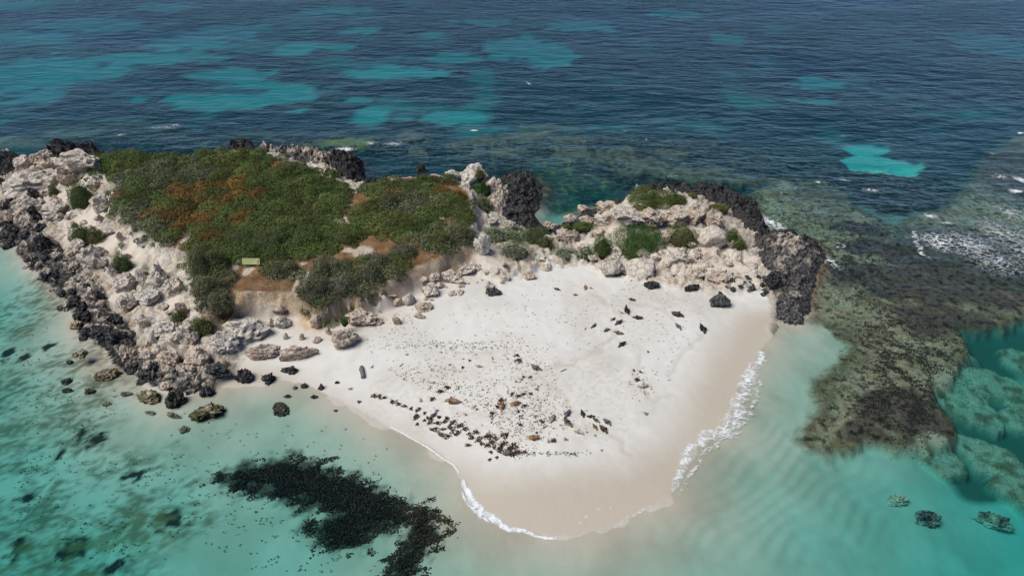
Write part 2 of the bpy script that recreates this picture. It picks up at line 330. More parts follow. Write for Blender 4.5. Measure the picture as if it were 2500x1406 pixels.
def terrain_fields(X, Y):
    bm = sdf(X, Y, BEACH); beach = sstep(-0.9, 0.9, bm + 0.5*fbm2(X, Y, 1.6, 3, 41))
    dc0 = sdf(X, Y, COAST); rocky = 1-beach
    dc = dc0 + rocky*(0.9*fbm2(X, Y, 3.0, 4, 11)) + beach*0.25*perlin2(X/6, Y/6, 12)
    dp0 = sdf(X, Y, PLAT); dp = dp0 + (0.5+.9*sstep(85, 78, Y)*0+.7*sstep(-12, -20, X))*fbm2(X, Y, 2.2, 4, 21)
    dk0 = sdf(X, Y, KNOLL); dk = dk0 + 0.4*fbm2(X, Y, 1.6, 3, 22)
    D = idw(X, Y, DEPTHS, 3.0)
    # sea floor
    slope = 0.115 + 0.25*rocky*sstep(60, 100, Y)
    hs = -D*(1-np.exp(-np.maximum(np.maximum(-dc, 0)*slope/np.maximum(D, .3)*1.5, 1e-9)**1.5))
    far = sstep(90, 140, Y)
    hs = hs + 0.10*fbm2(X, Y, 5, 3, 31) + far*0.5*fbm2(X, Y, 14, 4, 33)*sstep(-2, -20, dc)
    # ripples of the sandy floor at the lower right
    rp = ell(X, Y, [(1850, 1180, 330, 160)], -1, 0)*np.sin((X*0.8-Y*1.0+1.3*perlin2(X/6, Y/6, 8))*3.9)*0.055
    hs = hs + rp*sstep(-1, -5, dc)
    dr = np.maximum(sdf(X, Y, REEF), sdf(X, Y, REEF2)-0.5) + 1.5*fbm2(X, Y, 4.5, 5, 51)
    reef = sstep(-1.5, 0.35, dr)
    reef_h = -0.32 + 0.13*fbm2(X, Y, 2.2, 4, 52) - 0.12*sstep(70, 95, Y) - 0.25*(1-sstep(0.0, 2.5, dr))*0.5
    hs = np.where(reef > 0, hs*(1-reef)+np.maximum(hs, reef_h)*reef, hs)
    sh = ell(X, Y, SHOALS, -0.8, 0.75, 3.0, 5, 1.3)
    hs = hs*(1-sh)+np.maximum(hs, -0.50+0.22*fbm2(X, Y, 2, 3, 53))*sh
    bl = ell(X, Y, BLOCKS, -1.5, 0.34, 3.2, 6, 3.0)
    hs = hs*(1-bl)+np.maximum(hs, -1.35+0.16*fbm2(X, Y, 2.5, 4, 54)+.10*(ridge2(X, Y, 1.2, 3, 58)-.5))*bl
    shl = ell(X, Y, [(1500, 390, 420, 70), (2100, 470, 250, 60), (150, 330, 300, 40), (620, 345, 420, 24)], -1.6, .3, 6, 61)
    hs = np.where(hs < 0, hs*(1-shl)+np.maximum(hs, -0.95+.4*fbm2(X, Y, 3, 4, 57))*shl, hs)
    # land
    hb = 1.5*(1-np.exp(-np.maximum(dc, 0)*0.085/1.5)) + 0.05*fbm2(X, Y, 4, 3, 61)*sstep(1, 5, dc)
    trail = np.zeros(X.shape); qx = X+.5*perlin2(X/1.5, Y/1.5, 77); qy = Y+.5*perlin2(X/1.5, Y/1.5, 78)
    if X.shape[1] > 500:
        for tr in TRAILS:
            for (ax, ay), (bx_, by_) in zip(tr[:-1], tr[1:]):
                ex, ey = bx_-ax, by_-ay; t_ = np.clip(((qx-ax)*ex+(qy-ay)*ey)/(ex*ex+ey*ey), 0, 1)
                trail = np.maximum(trail, np.exp(-((qx-ax-t_*ex)**2+(qy-ay-t_*ey)**2)/.10))
    hb = hb-.06*trail+.025*fbm2(X, Y, 1.1, 3, 64)*sstep(1, 5, dc)
    dpo = np.maximum(-dp, 0); dko = np.maximum(-dk, 0)
    Hp = idw(X, Y, PLATZ, 2.2) + 0.30*fbm2(X, Y, 6, 3, 62); Hk = idw(X, Y, KNOLLZ, 2.2)
    dl = np.maximum(dc, 0)
    tP = dl/(dl+dpo+.01); tK = dl/(dl+dko*1.3+.01)
    hr = np.maximum(0.25+(Hp*0.80-.25)*tP**1.15*np.exp(-dpo/24), 0.25+(Hk*0.62-.25)*tK**1.1*np.exp(-dko/9))
    hr = np.maximum(hr, 0.2+0.9*(1-np.exp(-dl/4)))
    rg = ridge2(X, Y, 2.6, 4, 71)
    bankm = ell(X, Y, BANKZ, 2.4, .2, 2, 98)
    e1, c1 = worley(X+.5*perlin2(X/1.2, Y/1.2, 5), Y+.5*perlin2(X/1.2, Y/1.2, 6), 2.3, 3); e2, c2 = worley(X, Y, 0.95, 5)
    shf = ell(X, Y, SANDSHELF, 2.2, .25, 2, 85)
    blk = 0.95*(c1-.45)+0.42*(c2-.5) - 0.5*sstep(.16, 0, e1) - 0.25*sstep(.2, 0, e2)
    hr = hr + sstep(0, 1.5, dl)*(1-.85*np.maximum(bankm, shf))*(blk + 0.55*(rg-0.55) + 0.22*fbm2(X, Y, 0.7, 3, 72))
    hl = hr*rocky + hb*beach
    cl = 0.35+0.9*rocky*0.6+1.9*sstep(-22, -13, X)*sstep(80, 76, Y)
    wp = sstep(-cl, 0.25, dp); wk = sstep(-0.5, 0.25, dk)
    hl = hl*(1-wp)+np.maximum(Hp, hl)*wp
    hl = hl*(1-wk)+np.maximum(Hk + 0.35*(ridge2(X, Y, 1.8, 3, 73)-.6), hl)*wk
    H = np.where(dc > 0, hl*sstep(-.05, .8*rocky+.12, dc), hs)
    return dict(H=H, dc=dc, dc0=dc0, dp=dp, dp0=dp0, dk=dk, beach=beach, rocky=rocky, reef=reef*(dc < 0), shoal=np.maximum(sh, bl)*(dc < 0), rg=rg, D=D, wp=wp, wk=wk, dr=dr, bank=bankm, trail=trail)

TRAILS = [wpoly(t, 1.2) for t in ([(1716, 806), (1665, 855), (1640, 905)], [(1537, 1092), (1515, 1062), (1492, 1040), (1440, 1032), (1400, 1030)], [(1560, 862), (1548, 930), (1600, 962), (1650, 950)], [(1440, 706), (1480, 735), (1520, 765)], [(1308, 900), (1370, 955), (1412, 1005)], [(1653, 771), (1600, 742), (1545, 735)], [(1105, 985), (1180, 1002), (1250, 990)], [(1100, 850), (1180, 856), (1270, 850)], [(1510, 800), (1470, 845), (1400, 880), (1320, 898)])]
DRY = wpoly([(560, 860), (680, 880), (760, 905), (840, 940), (1000, 1030), (1110, 1085), (1190, 1130), (1320, 1125), (1500, 1105), (1600, 1040), (1660, 940), (1700, 860), (1735, 800), (1790, 745), (1890, 720), (1850, 640), (1400, 600), (1000, 640), (560, 760)], .9)
BED = wpoly([(520, 1165), (590, 1140), (640, 1126), (720, 1117), (790, 1140), (860, 1165), (925, 1205), (985, 1235), (1008, 1275), (1040, 1245), (1062, 1275), (1078, 1300), (1060, 1340), (1040, 1365), (1020, 1390), (1005, 1425), (945, 1425), (958, 1370), (990, 1330), (1000, 1296), (960, 1294), (900, 1325), (860, 1340), (800, 1335), (755, 1312), (735, 1285), (800, 1255), (720, 1240), (690, 1220), (640, 1215), (560, 1205)], -1.1)
SOILP = [(640, 690, 80, 32), (935, 600, 95, 28), (850, 535, 18, 40), (1115, 475, 30, 12), (780, 630, 90, 16), (700, 395, 14, 26), (690, 430, 28, 8), (1000, 450, 60, 8), (740, 640, 40, 16), (620, 660, 80, 22), (1090, 548, 24, 8), (880, 505, 22, 16), (690, 525, 28, 9), (445, 575, 16, 40), (1030, 620, 60, 16)]
PALEP = [(885, 613, 26, 13), (850, 612, 15, 7), (1003, 575, 16, 6), (855, 515, 10, 4), (838, 548, 20, 6), (604, 657, 13, 11), (574, 642, 11, 22), (683, 524, 6, 4), (745, 621, 7, 4), (740, 636, 9, 5), (450, 590, 8, 28), (870, 463, 22, 5), (692, 390, 10, 6), (1100, 612, 14, 5), (720, 690, 6, 30), (650, 708, 90, 4), (380, 602, 12, 6), (1120, 610, 10, 6), (750, 668, 14, 10), (1110, 560, 8, 8), (1080, 540, 8, 5)]
def lerp(a, b, t): return a*(1-t)+b*t
def ground_colour(X, Y, f):
    H, dc = f['H'], f['dc']; n = X.shape
    C = lambda c: np.broadcast_to(np.array(c, float), n+(3,))
    T = lambda m: m[..., None]
    nA = fbm2(X, Y, 7, 4, 81); nB = fbm2(X, Y, 1.4, 4, 82); nC = fbm2(X, Y, 0.5, 3, 83)
    # dry to wet sand
    sand = lerp(C((0.695, 0.672, 0.625)), C((0.625, 0.595, 0.54)), T(sstep(-.2, .6, nA)))
    sand = sand*T(1+0.05*nB)
    foot = ell(X, Y, [(1250, 950, 330, 110), (1500, 780, 130, 60), (1450, 1030, 90, 40), (1620, 740, 120, 30)], 1, .3, 4, 84)
    sand = sand*(1-T(foot*sstep(-.25, .5, nC+.5*nB))*np.array([.10, .13, .18]))
    wet = sstep(1.6, -4.0, sdf(X, Y, DRY)+1.1*nA)*sstep(2.5, .6, H)
    sand = lerp(sand, C((0.51, 0.45, 0.365)), T(wet))
    sand = sand*(1-T(f['trail'])*np.array([.10, .125, .16]))
    # limestone rubble slope
    rk = lerp(C((0.77, 0.70, 0.605)), C((0.63, 0.52, 0.41)), T(sstep(-.25, .45, nB+0.4*nA)))
    rk = lerp(rk, C((0.34, 0.31, 0.28)), T(sstep(.25, .7, nA+.5*nC)*0.5))
    shelf = ell(X, Y, SANDSHELF, 2.2, .25, 2, 85)
    rk = lerp(rk, C((0.64, 0.565, 0.475)), T(shelf))
    low = sstep(1.5, 0.3, H + 1.3*nB + 0.6*nC)*sstep(7, 1.0, dc)
    rk = lerp(rk, lerp(C((0.02, 0.02, 0.021)), C((0.13, 0.125, 0.12)), T(sstep(-.1, .5, nC))), T(np.clip(low*1.15, 0, 1)*(1-shelf)))
    land = rk*T(f['rocky'])+sand*T(f['beach'])
    # soil of the plateau and its bank
    soil = lerp(C((0.20, 0.105, 0.05)), C((0.27, 0.17, 0.095)), T(sstep(-.3, .4, nB)))
    bare_soil = ell(X, Y, SOILP, 4.0, .75, 2.6, 85)
    soil = lerp(C((0.060, 0.046, 0.026)), soil, T(np.clip(bare_soil+.12, 0, 1)))  # dark litter elsewhere, painted so that gaps in the scrub look shaded
    pale = ell(X, Y, PALEP, 4.0, .35, 1.0, 86, 1.4)
    soil = lerp(soil, C((0.56, 0.475, 0.385)), T(pale))
    top = sstep(-.2, .5, f['dp'])
    bank = lerp(C((0.66, 0.52, 0.36)), C((0.50, 0.36, 0.225)), T(sstep(-.3, .5, perlin2(X*.25, H*3.2+.15*X, 9)*1.4+.5*nC)))
    ap = sstep(-6.0, -.3, f['dp0'])*f['beach']*(Y < 90)
    land = lerp(land, C((0.50, 0.405, 0.30)), T(np.clip(ap*.55, 0, 1)))
    wb = sstep(-2.0, -.7, f['dp'])*f['bank']*(f['dp'] < .6)
    land = lerp(land, bank, T(np.clip(wb, 0, 1)))
    lim = C((0.62, 0.55, 0.46))
    land = lerp(land, lim, T(f['wp']*(1-f['bank'])*(1-top)))
    edge = sstep(1.1, .2, f['dp'])*(Y > 85)
    land = lerp(land, lerp(soil, lim, T(edge)), T(top))
    # sea floor
    fl = lerp(C((0.53, 0.50, 0.425)), C((0.45, 0.42, 0.345)), T(sstep(-.3, .5, nA)))
    far = sstep(88, 112, Y + 8*nA)*(1-ell(X, Y, [(150, 700, 260, 340), (0, 900, 300, 500)], 0, .1))
    s_open = ell(X, Y, SANDS, -5, .62, 9, 87, 0.7); s_open = sstep(.22, .78, s_open+1.9*fbm2(X, Y, 5, 5, 103)*s_open*(1-s_open))
    s_noise = sstep(.05, .5, fbm2(X, Y*0.8, 17, 6, 88)-.12*sstep(-20, 60, X)+.10*sstep(-20, -80, X))*.6
    fl = lerp(fl, C((0.68, 0.66, 0.57)), T(far*np.clip(s_open, 0, 1)))
    weedy = np.clip(far*(1-np.clip(s_open + s_noise*(Y > 135), 0, 1)), 0, 1)
    shelf_d = ell(X, Y, [(1500, 390, 420, 80), (800, 348, 500, 34), (150, 330, 320, 42), (2100, 470, 250, 60), (1900, 400, 250, 40), (2270, 480, 130, 70)], -1.6, .3, 6, 61)*(dc < 0)
    weed = lerp(C((0.040, 0.052, 0.056)), C((0.085, 0.092, 0.085)), T(sstep(-.2, .6, nB+.3*nA)))  # weed lifted towards blue, standing in for light scattered in the water
    weed = lerp(weed, lerp(C((0.028, 0.022, 0.019)), C((0.115, 0.090, 0.065)), T(sstep(-.15, .55, nB+.3*nC))), T(shelf_d))
    weedy = np.maximum(weedy, shelf_d*(1-s_open))
    fl = lerp(fl, weed, T(weedy))
    # near left: straggling weed on the sand
    lw = ell(X, Y, [(60, 1050, 230, 230), (150, 1280, 330, 190), (40, 780, 120, 90), (420, 1270, 120, 60), (60, 1400, 250, 60)], -1.5, .25, 4, 89)
    st = .55*fbm2(X*.75+Y*.2, Y*1.4-X*.35, 3.2, 6, 90)+.55*fbm2(X*.9, Y*1.3-X*.3, .8, 4, 99)
    fl = lerp(fl, C((0.125, 0.125, 0.075)), T(lw*sstep(-.30, .45, st+.2*nA)*.85))
    dkp = ell(X, Y, [(415, 1268, 38, 18), (240, 1085, 22, 16), (200, 1075, 14, 12), (150, 1115, 11, 12), (70, 1212, 22, 8), (175, 1330, 34, 22), (40, 1330, 20, 24), (330, 1165, 22, 12), (270, 1375, 22, 14), (130, 860, 12, 10), (20, 875, 14, 16), (60, 885, 14, 8)], -1.4, 1.1, 1.0, 91, 0.8)
    fl = lerp(fl, C((0.022, 0.024, 0.022)), T(dkp))
    bed = sstep(-.9, .8, sdf(X, Y, BED)+1.3*nB+.5*nC)
    fl = lerp(fl, C((0.030, 0.026, 0.018)), T(bed*.9))
    oc = ell(X, Y, [(60, 1400, 190, 60), (120, 1330, 90, 40), (330, 1290, 160, 50)], -1.2, .5, 1.5, 92)
    fl = lerp(fl, C((0.20, 0.165, 0.075)), T(oc*sstep(-.3, .5, nB+.4*nC)*.75))
    # reefs
    rf = lerp(C((0.37, 0.31, 0.20)), C((0.23, 0.18, 0.11)), T(sstep(-.2, .5, nA+.4*nB)))
    rf = lerp(rf, C((0.44, 0.41, 0.30)), T(sstep(-.1, .5, fbm2(X, Y, 5, 4, 93))*.6*(X < 45-.2*Y+20)))
    drk = ell(X, Y, [(2200, 620, 130, 26, -.4), (2100, 560, 80, 16, -.4), (2250, 700, 220, 50, -.3), (2200, 1010, 110, 60), (2290, 1040, 40, 50), (2380, 640, 230, 90), (2450, 400, 160, 90), (2300, 780, 120, 40), (2120, 1060, 60, 30)], -.5, .4, 3, 94)
    rf = lerp(rf, lerp(C((0.085, 0.062, 0.055)), C((0.14, 0.10, 0.08)), T(sstep(-.3, .4, nB))), T(drk*.85))
    rim = sstep(1.6, .1, f['dr'])*f['reef']
    rf = lerp(rf, C((0.13, 0.095, 0.045)), T(rim*.7))
    pitn = fbm2(X, Y, 0.9, 4, 101)
    rf = rf*T(1+.45*nC)*(1-T(.75*sstep(.12, .42, pitn)))
    rf = lerp(rf, C((0.42, 0.37, 0.26)), T(sstep(.25, .5, fbm2(X, Y, 1.6, 4, 102))*.5*(1-drk)))
    fl = lerp(fl, rf, T(f['reef']))
    so = lerp(C((0.19, 0.165, 0.105)), C((0.10, 0.085, 0.055)), T(sstep(-.2, .4, nB)))
    near = (Y < 80)[..., None]
    so = np.where(near, lerp(C((0.45, 0.43, 0.33)), C((0.20, 0.18, 0.11)), T(sstep(-.2, .5, nB+.4*nA))), so)
    yl = ell(X, Y, [(850, 350, 60, 10)], -.6, .3, 1, 95)
    so = lerp(so, C((0.30, 0.28, 0.07)), T(yl))
    fl = lerp(fl, so, T(f['shoal']))
    # gap between the submerged blocks at lower right
    gap = ell(X, Y, [(2380, 850, 140, 90, 0), (2340, 1130, 90, 80), (2400, 1000, 150, 200, 0), (2470, 1120, 120, 130), (2450, 830, 110, 70), (2400, 1190, 90, 40, .5)], -3, .15, 4, 96)*(1-f['shoal'])*(1-f['reef'])
    fl = lerp(fl, C((0.085, 0.095, 0.075)), T(gap*.92))
    pool = ell(X, Y, [(1400, 480, 110, 55), (1350, 420, 60, 30)], -2, .2, 3, 97)
    fl = lerp(fl, lerp(C((0.06, 0.065, 0.045)), C((0.17, 0.17, 0.07)), T(sstep(0, .5, nB))), T(pool*.9*(1-f['shoal'])))
    col = np.where((dc > 0)[..., None], land, fl)
    rock = np.where(dc > 0, np.clip(f['rocky']*(1-top*.5)*(1-.8*shelf)+wb*.6, 0, 1), np.clip(f['reef']+f['shoal']+weedy*.4, 0, 1))
    return col, rock

def grid(x0, x1, y0, y1, st):
    nx = int(round((x1-x0)/st))+1; ny = int(round((y1-y0)/st))+1
    X, Y = np.meshgrid(np.linspace(x0, x1, nx), np.linspace(y0, y1, ny)); return X, Y
def quads(nx, ny):
    i = np.arange(nx*ny).reshape(ny, nx)
    return np.stack([i[:-1, :-1], i[:-1, 1:], i[1:, 1:], i[1:, :-1]], -1).reshape(-1, 4)
def submesh(name, V, F, sel, attrs, mat, kind='structure', **kw):
    F = F[sel]; u, inv = np.unique(F, return_inverse=True)
    me = mesh_from(name, V[u], inv.reshape(F.shape), mat, {k: a[u] for k, a in attrs.items()})
    return link(name, me, kind=kind, **kw)
GX0, GX1, GY0, GY1, GS = -90.0, 92.0, 30.0, 134.0, 0.23
X, Y = grid(GX0, GX1, GY0, GY1, GS)
TF = terrain_fields(X, Y); TH = TF['H']
GS = X[0, 1]-X[0, 0]; GSY = Y[1, 0]-Y[0, 0]
cg, rg_ = ground_colour(X, Y, TF)
V = np.stack([X, Y, TH], -1).reshape(-1, 3); Fq = quads(X.shape[1], X.shape[0])
at_g = {'Col': cg.reshape(-1, 3), 'rock': rg_.ravel()}
fm = lambda a: a.ravel()[Fq].mean(1)
f_land = fm(TF['dc']) > 0; f_top = (fm(np.maximum(TF['dp'], TF['dk'])) > -.1) & f_land; f_beach = (fm(TF['beach']) > .5) & f_land & ~f_top
submesh("island_plateau", V, Fq, f_top, at_g, GROUND)
submesh("beach", V, Fq, f_beach, at_g, GROUND)
submesh("rocky_shore", V, Fq, f_land & ~f_top & ~f_beach, at_g, GROUND)
f_reef = (fm(TF['reef']) > .5) & ~f_land
submesh("reef_flat", V, Fq, f_reef, at_g, GROUND)
submesh("seabed", V, Fq, ~f_land & ~f_reef, at_g, GROUND)
# the sea floor goes on outside the fine sheet
def rim(vals): return np.concatenate([vals])
xs = np.concatenate([np.linspace(-9000, -600, 8)[:-1], np.linspace(-600, -262, 30)[:-1], np.arange(-262, 263, 2.0), np.linspace(262, 600, 30)[1:], np.linspace(600, 9000, 8)[1:]])
ys = np.concatenate([np.linspace(-3000, -40, 6)[:-1], np.arange(-40, 330, 2.0), np.linspace(330, 700, 30), np.linspace(700, 9000, 10)[1:]])
X2, Y2 = np.meshgrid(xs, ys); T2 = terrain_fields(X2, Y2); c2, r2 = ground_colour(X2, Y2, T2)
inn = (X2 > GX0+1.2) & (X2 < GX1-1.2) & (Y2 > GY0+1.2) & (Y2 < GY1-1.2)
on = (X2 > GX0-.1) & (X2 < GX1+.1) & (Y2 > GY0-.1) & (Y2 < GY1+.1)
V2 = np.stack([X2, Y2, np.where(on, T2['H']-.06, T2['H'])], -1).reshape(-1, 3); F2 = quads(len(xs), len(ys))
keep = ~(inn.ravel()[F2].all(1))
submesh("sea_floor", V2, F2, keep, {'Col': c2.reshape(-1, 3), 'rock': r2.ravel()}, GROUND)
def terr(x, y):
    x = np.asarray(x, float); y = np.asarray(y, float)
    fx = np.clip((x-GX0)/GS, 0, X.shape[1]-1.001); fy = np.clip((y-GY0)/GSY, 0, X.shape[0]-1.001)
    i = fx.astype(int); j = fy.astype(int); u = fx-i; v = fy-j
    return TH[j, i]*(1-u)*(1-v)+TH[j, i+1]*u*(1-v)+TH[j+1, i]*(1-u)*v+TH[j+1, i+1]*u*v
def on_ground(px, py, lift=0.0):
    """first point of the terrain met along the view through a photo pixel"""
    px = np.atleast_1d(np.asarray(px, float)); py = np.atleast_1d(np.asarray(py, float)); zs = np.linspace(8.0, -6.0, 181)
    done = np.zeros(px.shape, bool); zz = np.full(px.shape, -6.0)
    for z in zs:
        x, y = at(px, py, z); hit = (terr(x, y)+lift >= z) & ~done; zz[hit] = z; done |= hit
    x, y = at(px, py, zz); z = terr(x, y)
    return (x, y, z) if px.size > 1 else (float(x[0]), float(y[0]), float(z[0]))
# ------------------------------------------------------------------ sea surface
wx = xs; wy = ys
X3, Y3 = np.meshgrid(wx, wy)
d3 = sdf(X3, Y3, COAST)
chop = np.clip(.12+.9*sstep(60, 118, Y3 + .18*X3 - 4), 0, 1)*(1-.5*sstep(8, 0, -d3))
me = mesh_from("sea_water", np.stack([X3, Y3, np.zeros_like(X3)], -1).reshape(-1, 3), quads(len(wx), len(wy)), WATER, {'chop': chop.ravel()})
link("sea_water", me, kind='structure')

# ------------------------------------------------------------------ rock shapes
def ico(sub):
    bm_ = __import__('bmesh'); b = bm_.new(); bm_.ops.create_icosphere(b, subdivisions=sub, radius=1.0)
    b.verts.ensure_lookup_table()
    V_ = np.array([v.co[:] for v in b.verts]); F_ = np.array([[v.index for v in f.verts] for f in b.faces]); b.free(); return V_, F_
ICO = {k: ico(k) for k in (2, 3, 4, 5)}
def rock_mesh(seed, style, sub=4):
    r = np.random.default_rng(seed); P, F_ = ICO[sub]; P = P.copy()
    for k in range(26 if style == 'block' else 10):
        nrm = r.normal(size=3); nrm[2] = nrm[2]*.7+.15; nrm /= np.linalg.norm(nrm); d = r.uniform(.50, .92)
        P = P-np.maximum(0, P@nrm-d)[:, None]*nrm*.92
    u = P/np.linalg.norm(P, axis=1)[:, None]; Q = P+seed*3.7
    if style == 'block':
        a = .10*fbm3(Q, .8, 3, seed)+.085*fbm3(Q, .26, 3, seed+3)+.05*np.sign(np.sin(P[:, 2]*8+3*fbm3(Q, .9, 2, seed+8)))-.10*np.maximum(0, .25-np.abs(fbm3(Q, .5, 2, seed+6)))*4
        pit = np.maximum(0, fbm3(Q, .22, 2, seed+9)-.15)*-.38
    elif style == 'round':
        a = .16*fbm3(Q, .9, 3, seed)+.11*fbm3(Q, .25, 3, seed+3); pit = np.maximum(0, fbm3(Q, .3, 2, seed+9)-.2)*-.25
    else:                                                       # jagged karst
        rd = 1-np.abs(fbm3(Q, .55, 3, seed))*2.2; a = .34*(rd-.5)+.20*fbm3(Q, .2, 3, seed+3); pit = np.maximum(0, fbm3(Q, .3, 2, seed+9)-.15)*-.4
    P = P+u*(a+pit)[:, None]
    if style == 'jag': P[:, 2] = np.where(P[:, 2] > 0, P[:, 2]*(1+.55*np.maximum(0, fbm3(Q*np.array([1, 1, .3]), .35, 2, seed+5))), P[:, 2])
    P = P/np.array([np.abs(P[:, 0]).max(), np.abs(P[:, 1]).max(), np.abs(P[:, 2]).max()])
    return mesh_from("rock", P, F_, LIME, smooth=(style == 'round'))
RM = {'b': [rock_mesh(10+k, 'block', 4) for k in range(7)], 'r': [rock_mesh(30+k, 'round', 4) for k in range(5)], 'j': [rock_mesh(50+k, 'jag', 4) for k in range(7)]}
RS = {'b': [rock_mesh(70+k, 'block', 3) for k in range(5)], 'j': [rock_mesh(80+k, 'jag', 3) for k in range(5)]}
rrng = random.Random(5)
def rock(px, py, w, h, style, dark, tint, label, algae=0.0, group=None, name='boulder', cat='rock', rot=None, sink=.30, lift=0.0, zb=None):
    """a rock whose picture box is w x h pixels round (px, py)"""
    z0 = 1.0
    for _ in range(1):
        x, y, z0 = on_ground(px, py+h*.22); z0 = float(z0)
    if zb is not None: x, y = at(px, py+h*.22, zb); z0 = zb
    s, sn = scale_at(py, max(z0, 0)); W = w*s; Hm = h*s; cs = math.sqrt(1-sn*sn)
    D_ = W*rrng.uniform(.72, .95); Z_ = (Hm-D_*sn*.8)/cs
    if Z_ < W*.38: Z_ = W*.38; D_ = max(W*.35, (Hm-Z_*cs)/(sn*.8))
    Z_ = min(Z_*1.22, W*1.5)
    big = w >= 30
    me = rrng.choice((RM if big else RS if style != 'r' else RM)[style])
    o = link(name, me, label=label, category=cat, dark=float(dark), tint=float(tint)*.75, algae=float(algae))
    o['pale'] = float(1.0 if 'white' in label.split(' ')[:3] or 'largest cream' in label or 'bright' in label else .45 if ('cream' in label.split()[:3] or 'pale' in label.split()[:3]) else 0.0)
    if group: o['group'] = group
    o.location = (float(x), float(y), z0+Z_*(.5-sink)+lift); o.scale = (W*.53, D_*.56, Z_*.62)
    o.rotation_euler = (rrng.uniform(-.12, .12), rrng.uniform(-.12, .12), rot if rot is not None else rrng.choice((0, math.pi))+rrng.uniform(-.35, .35))
    return o
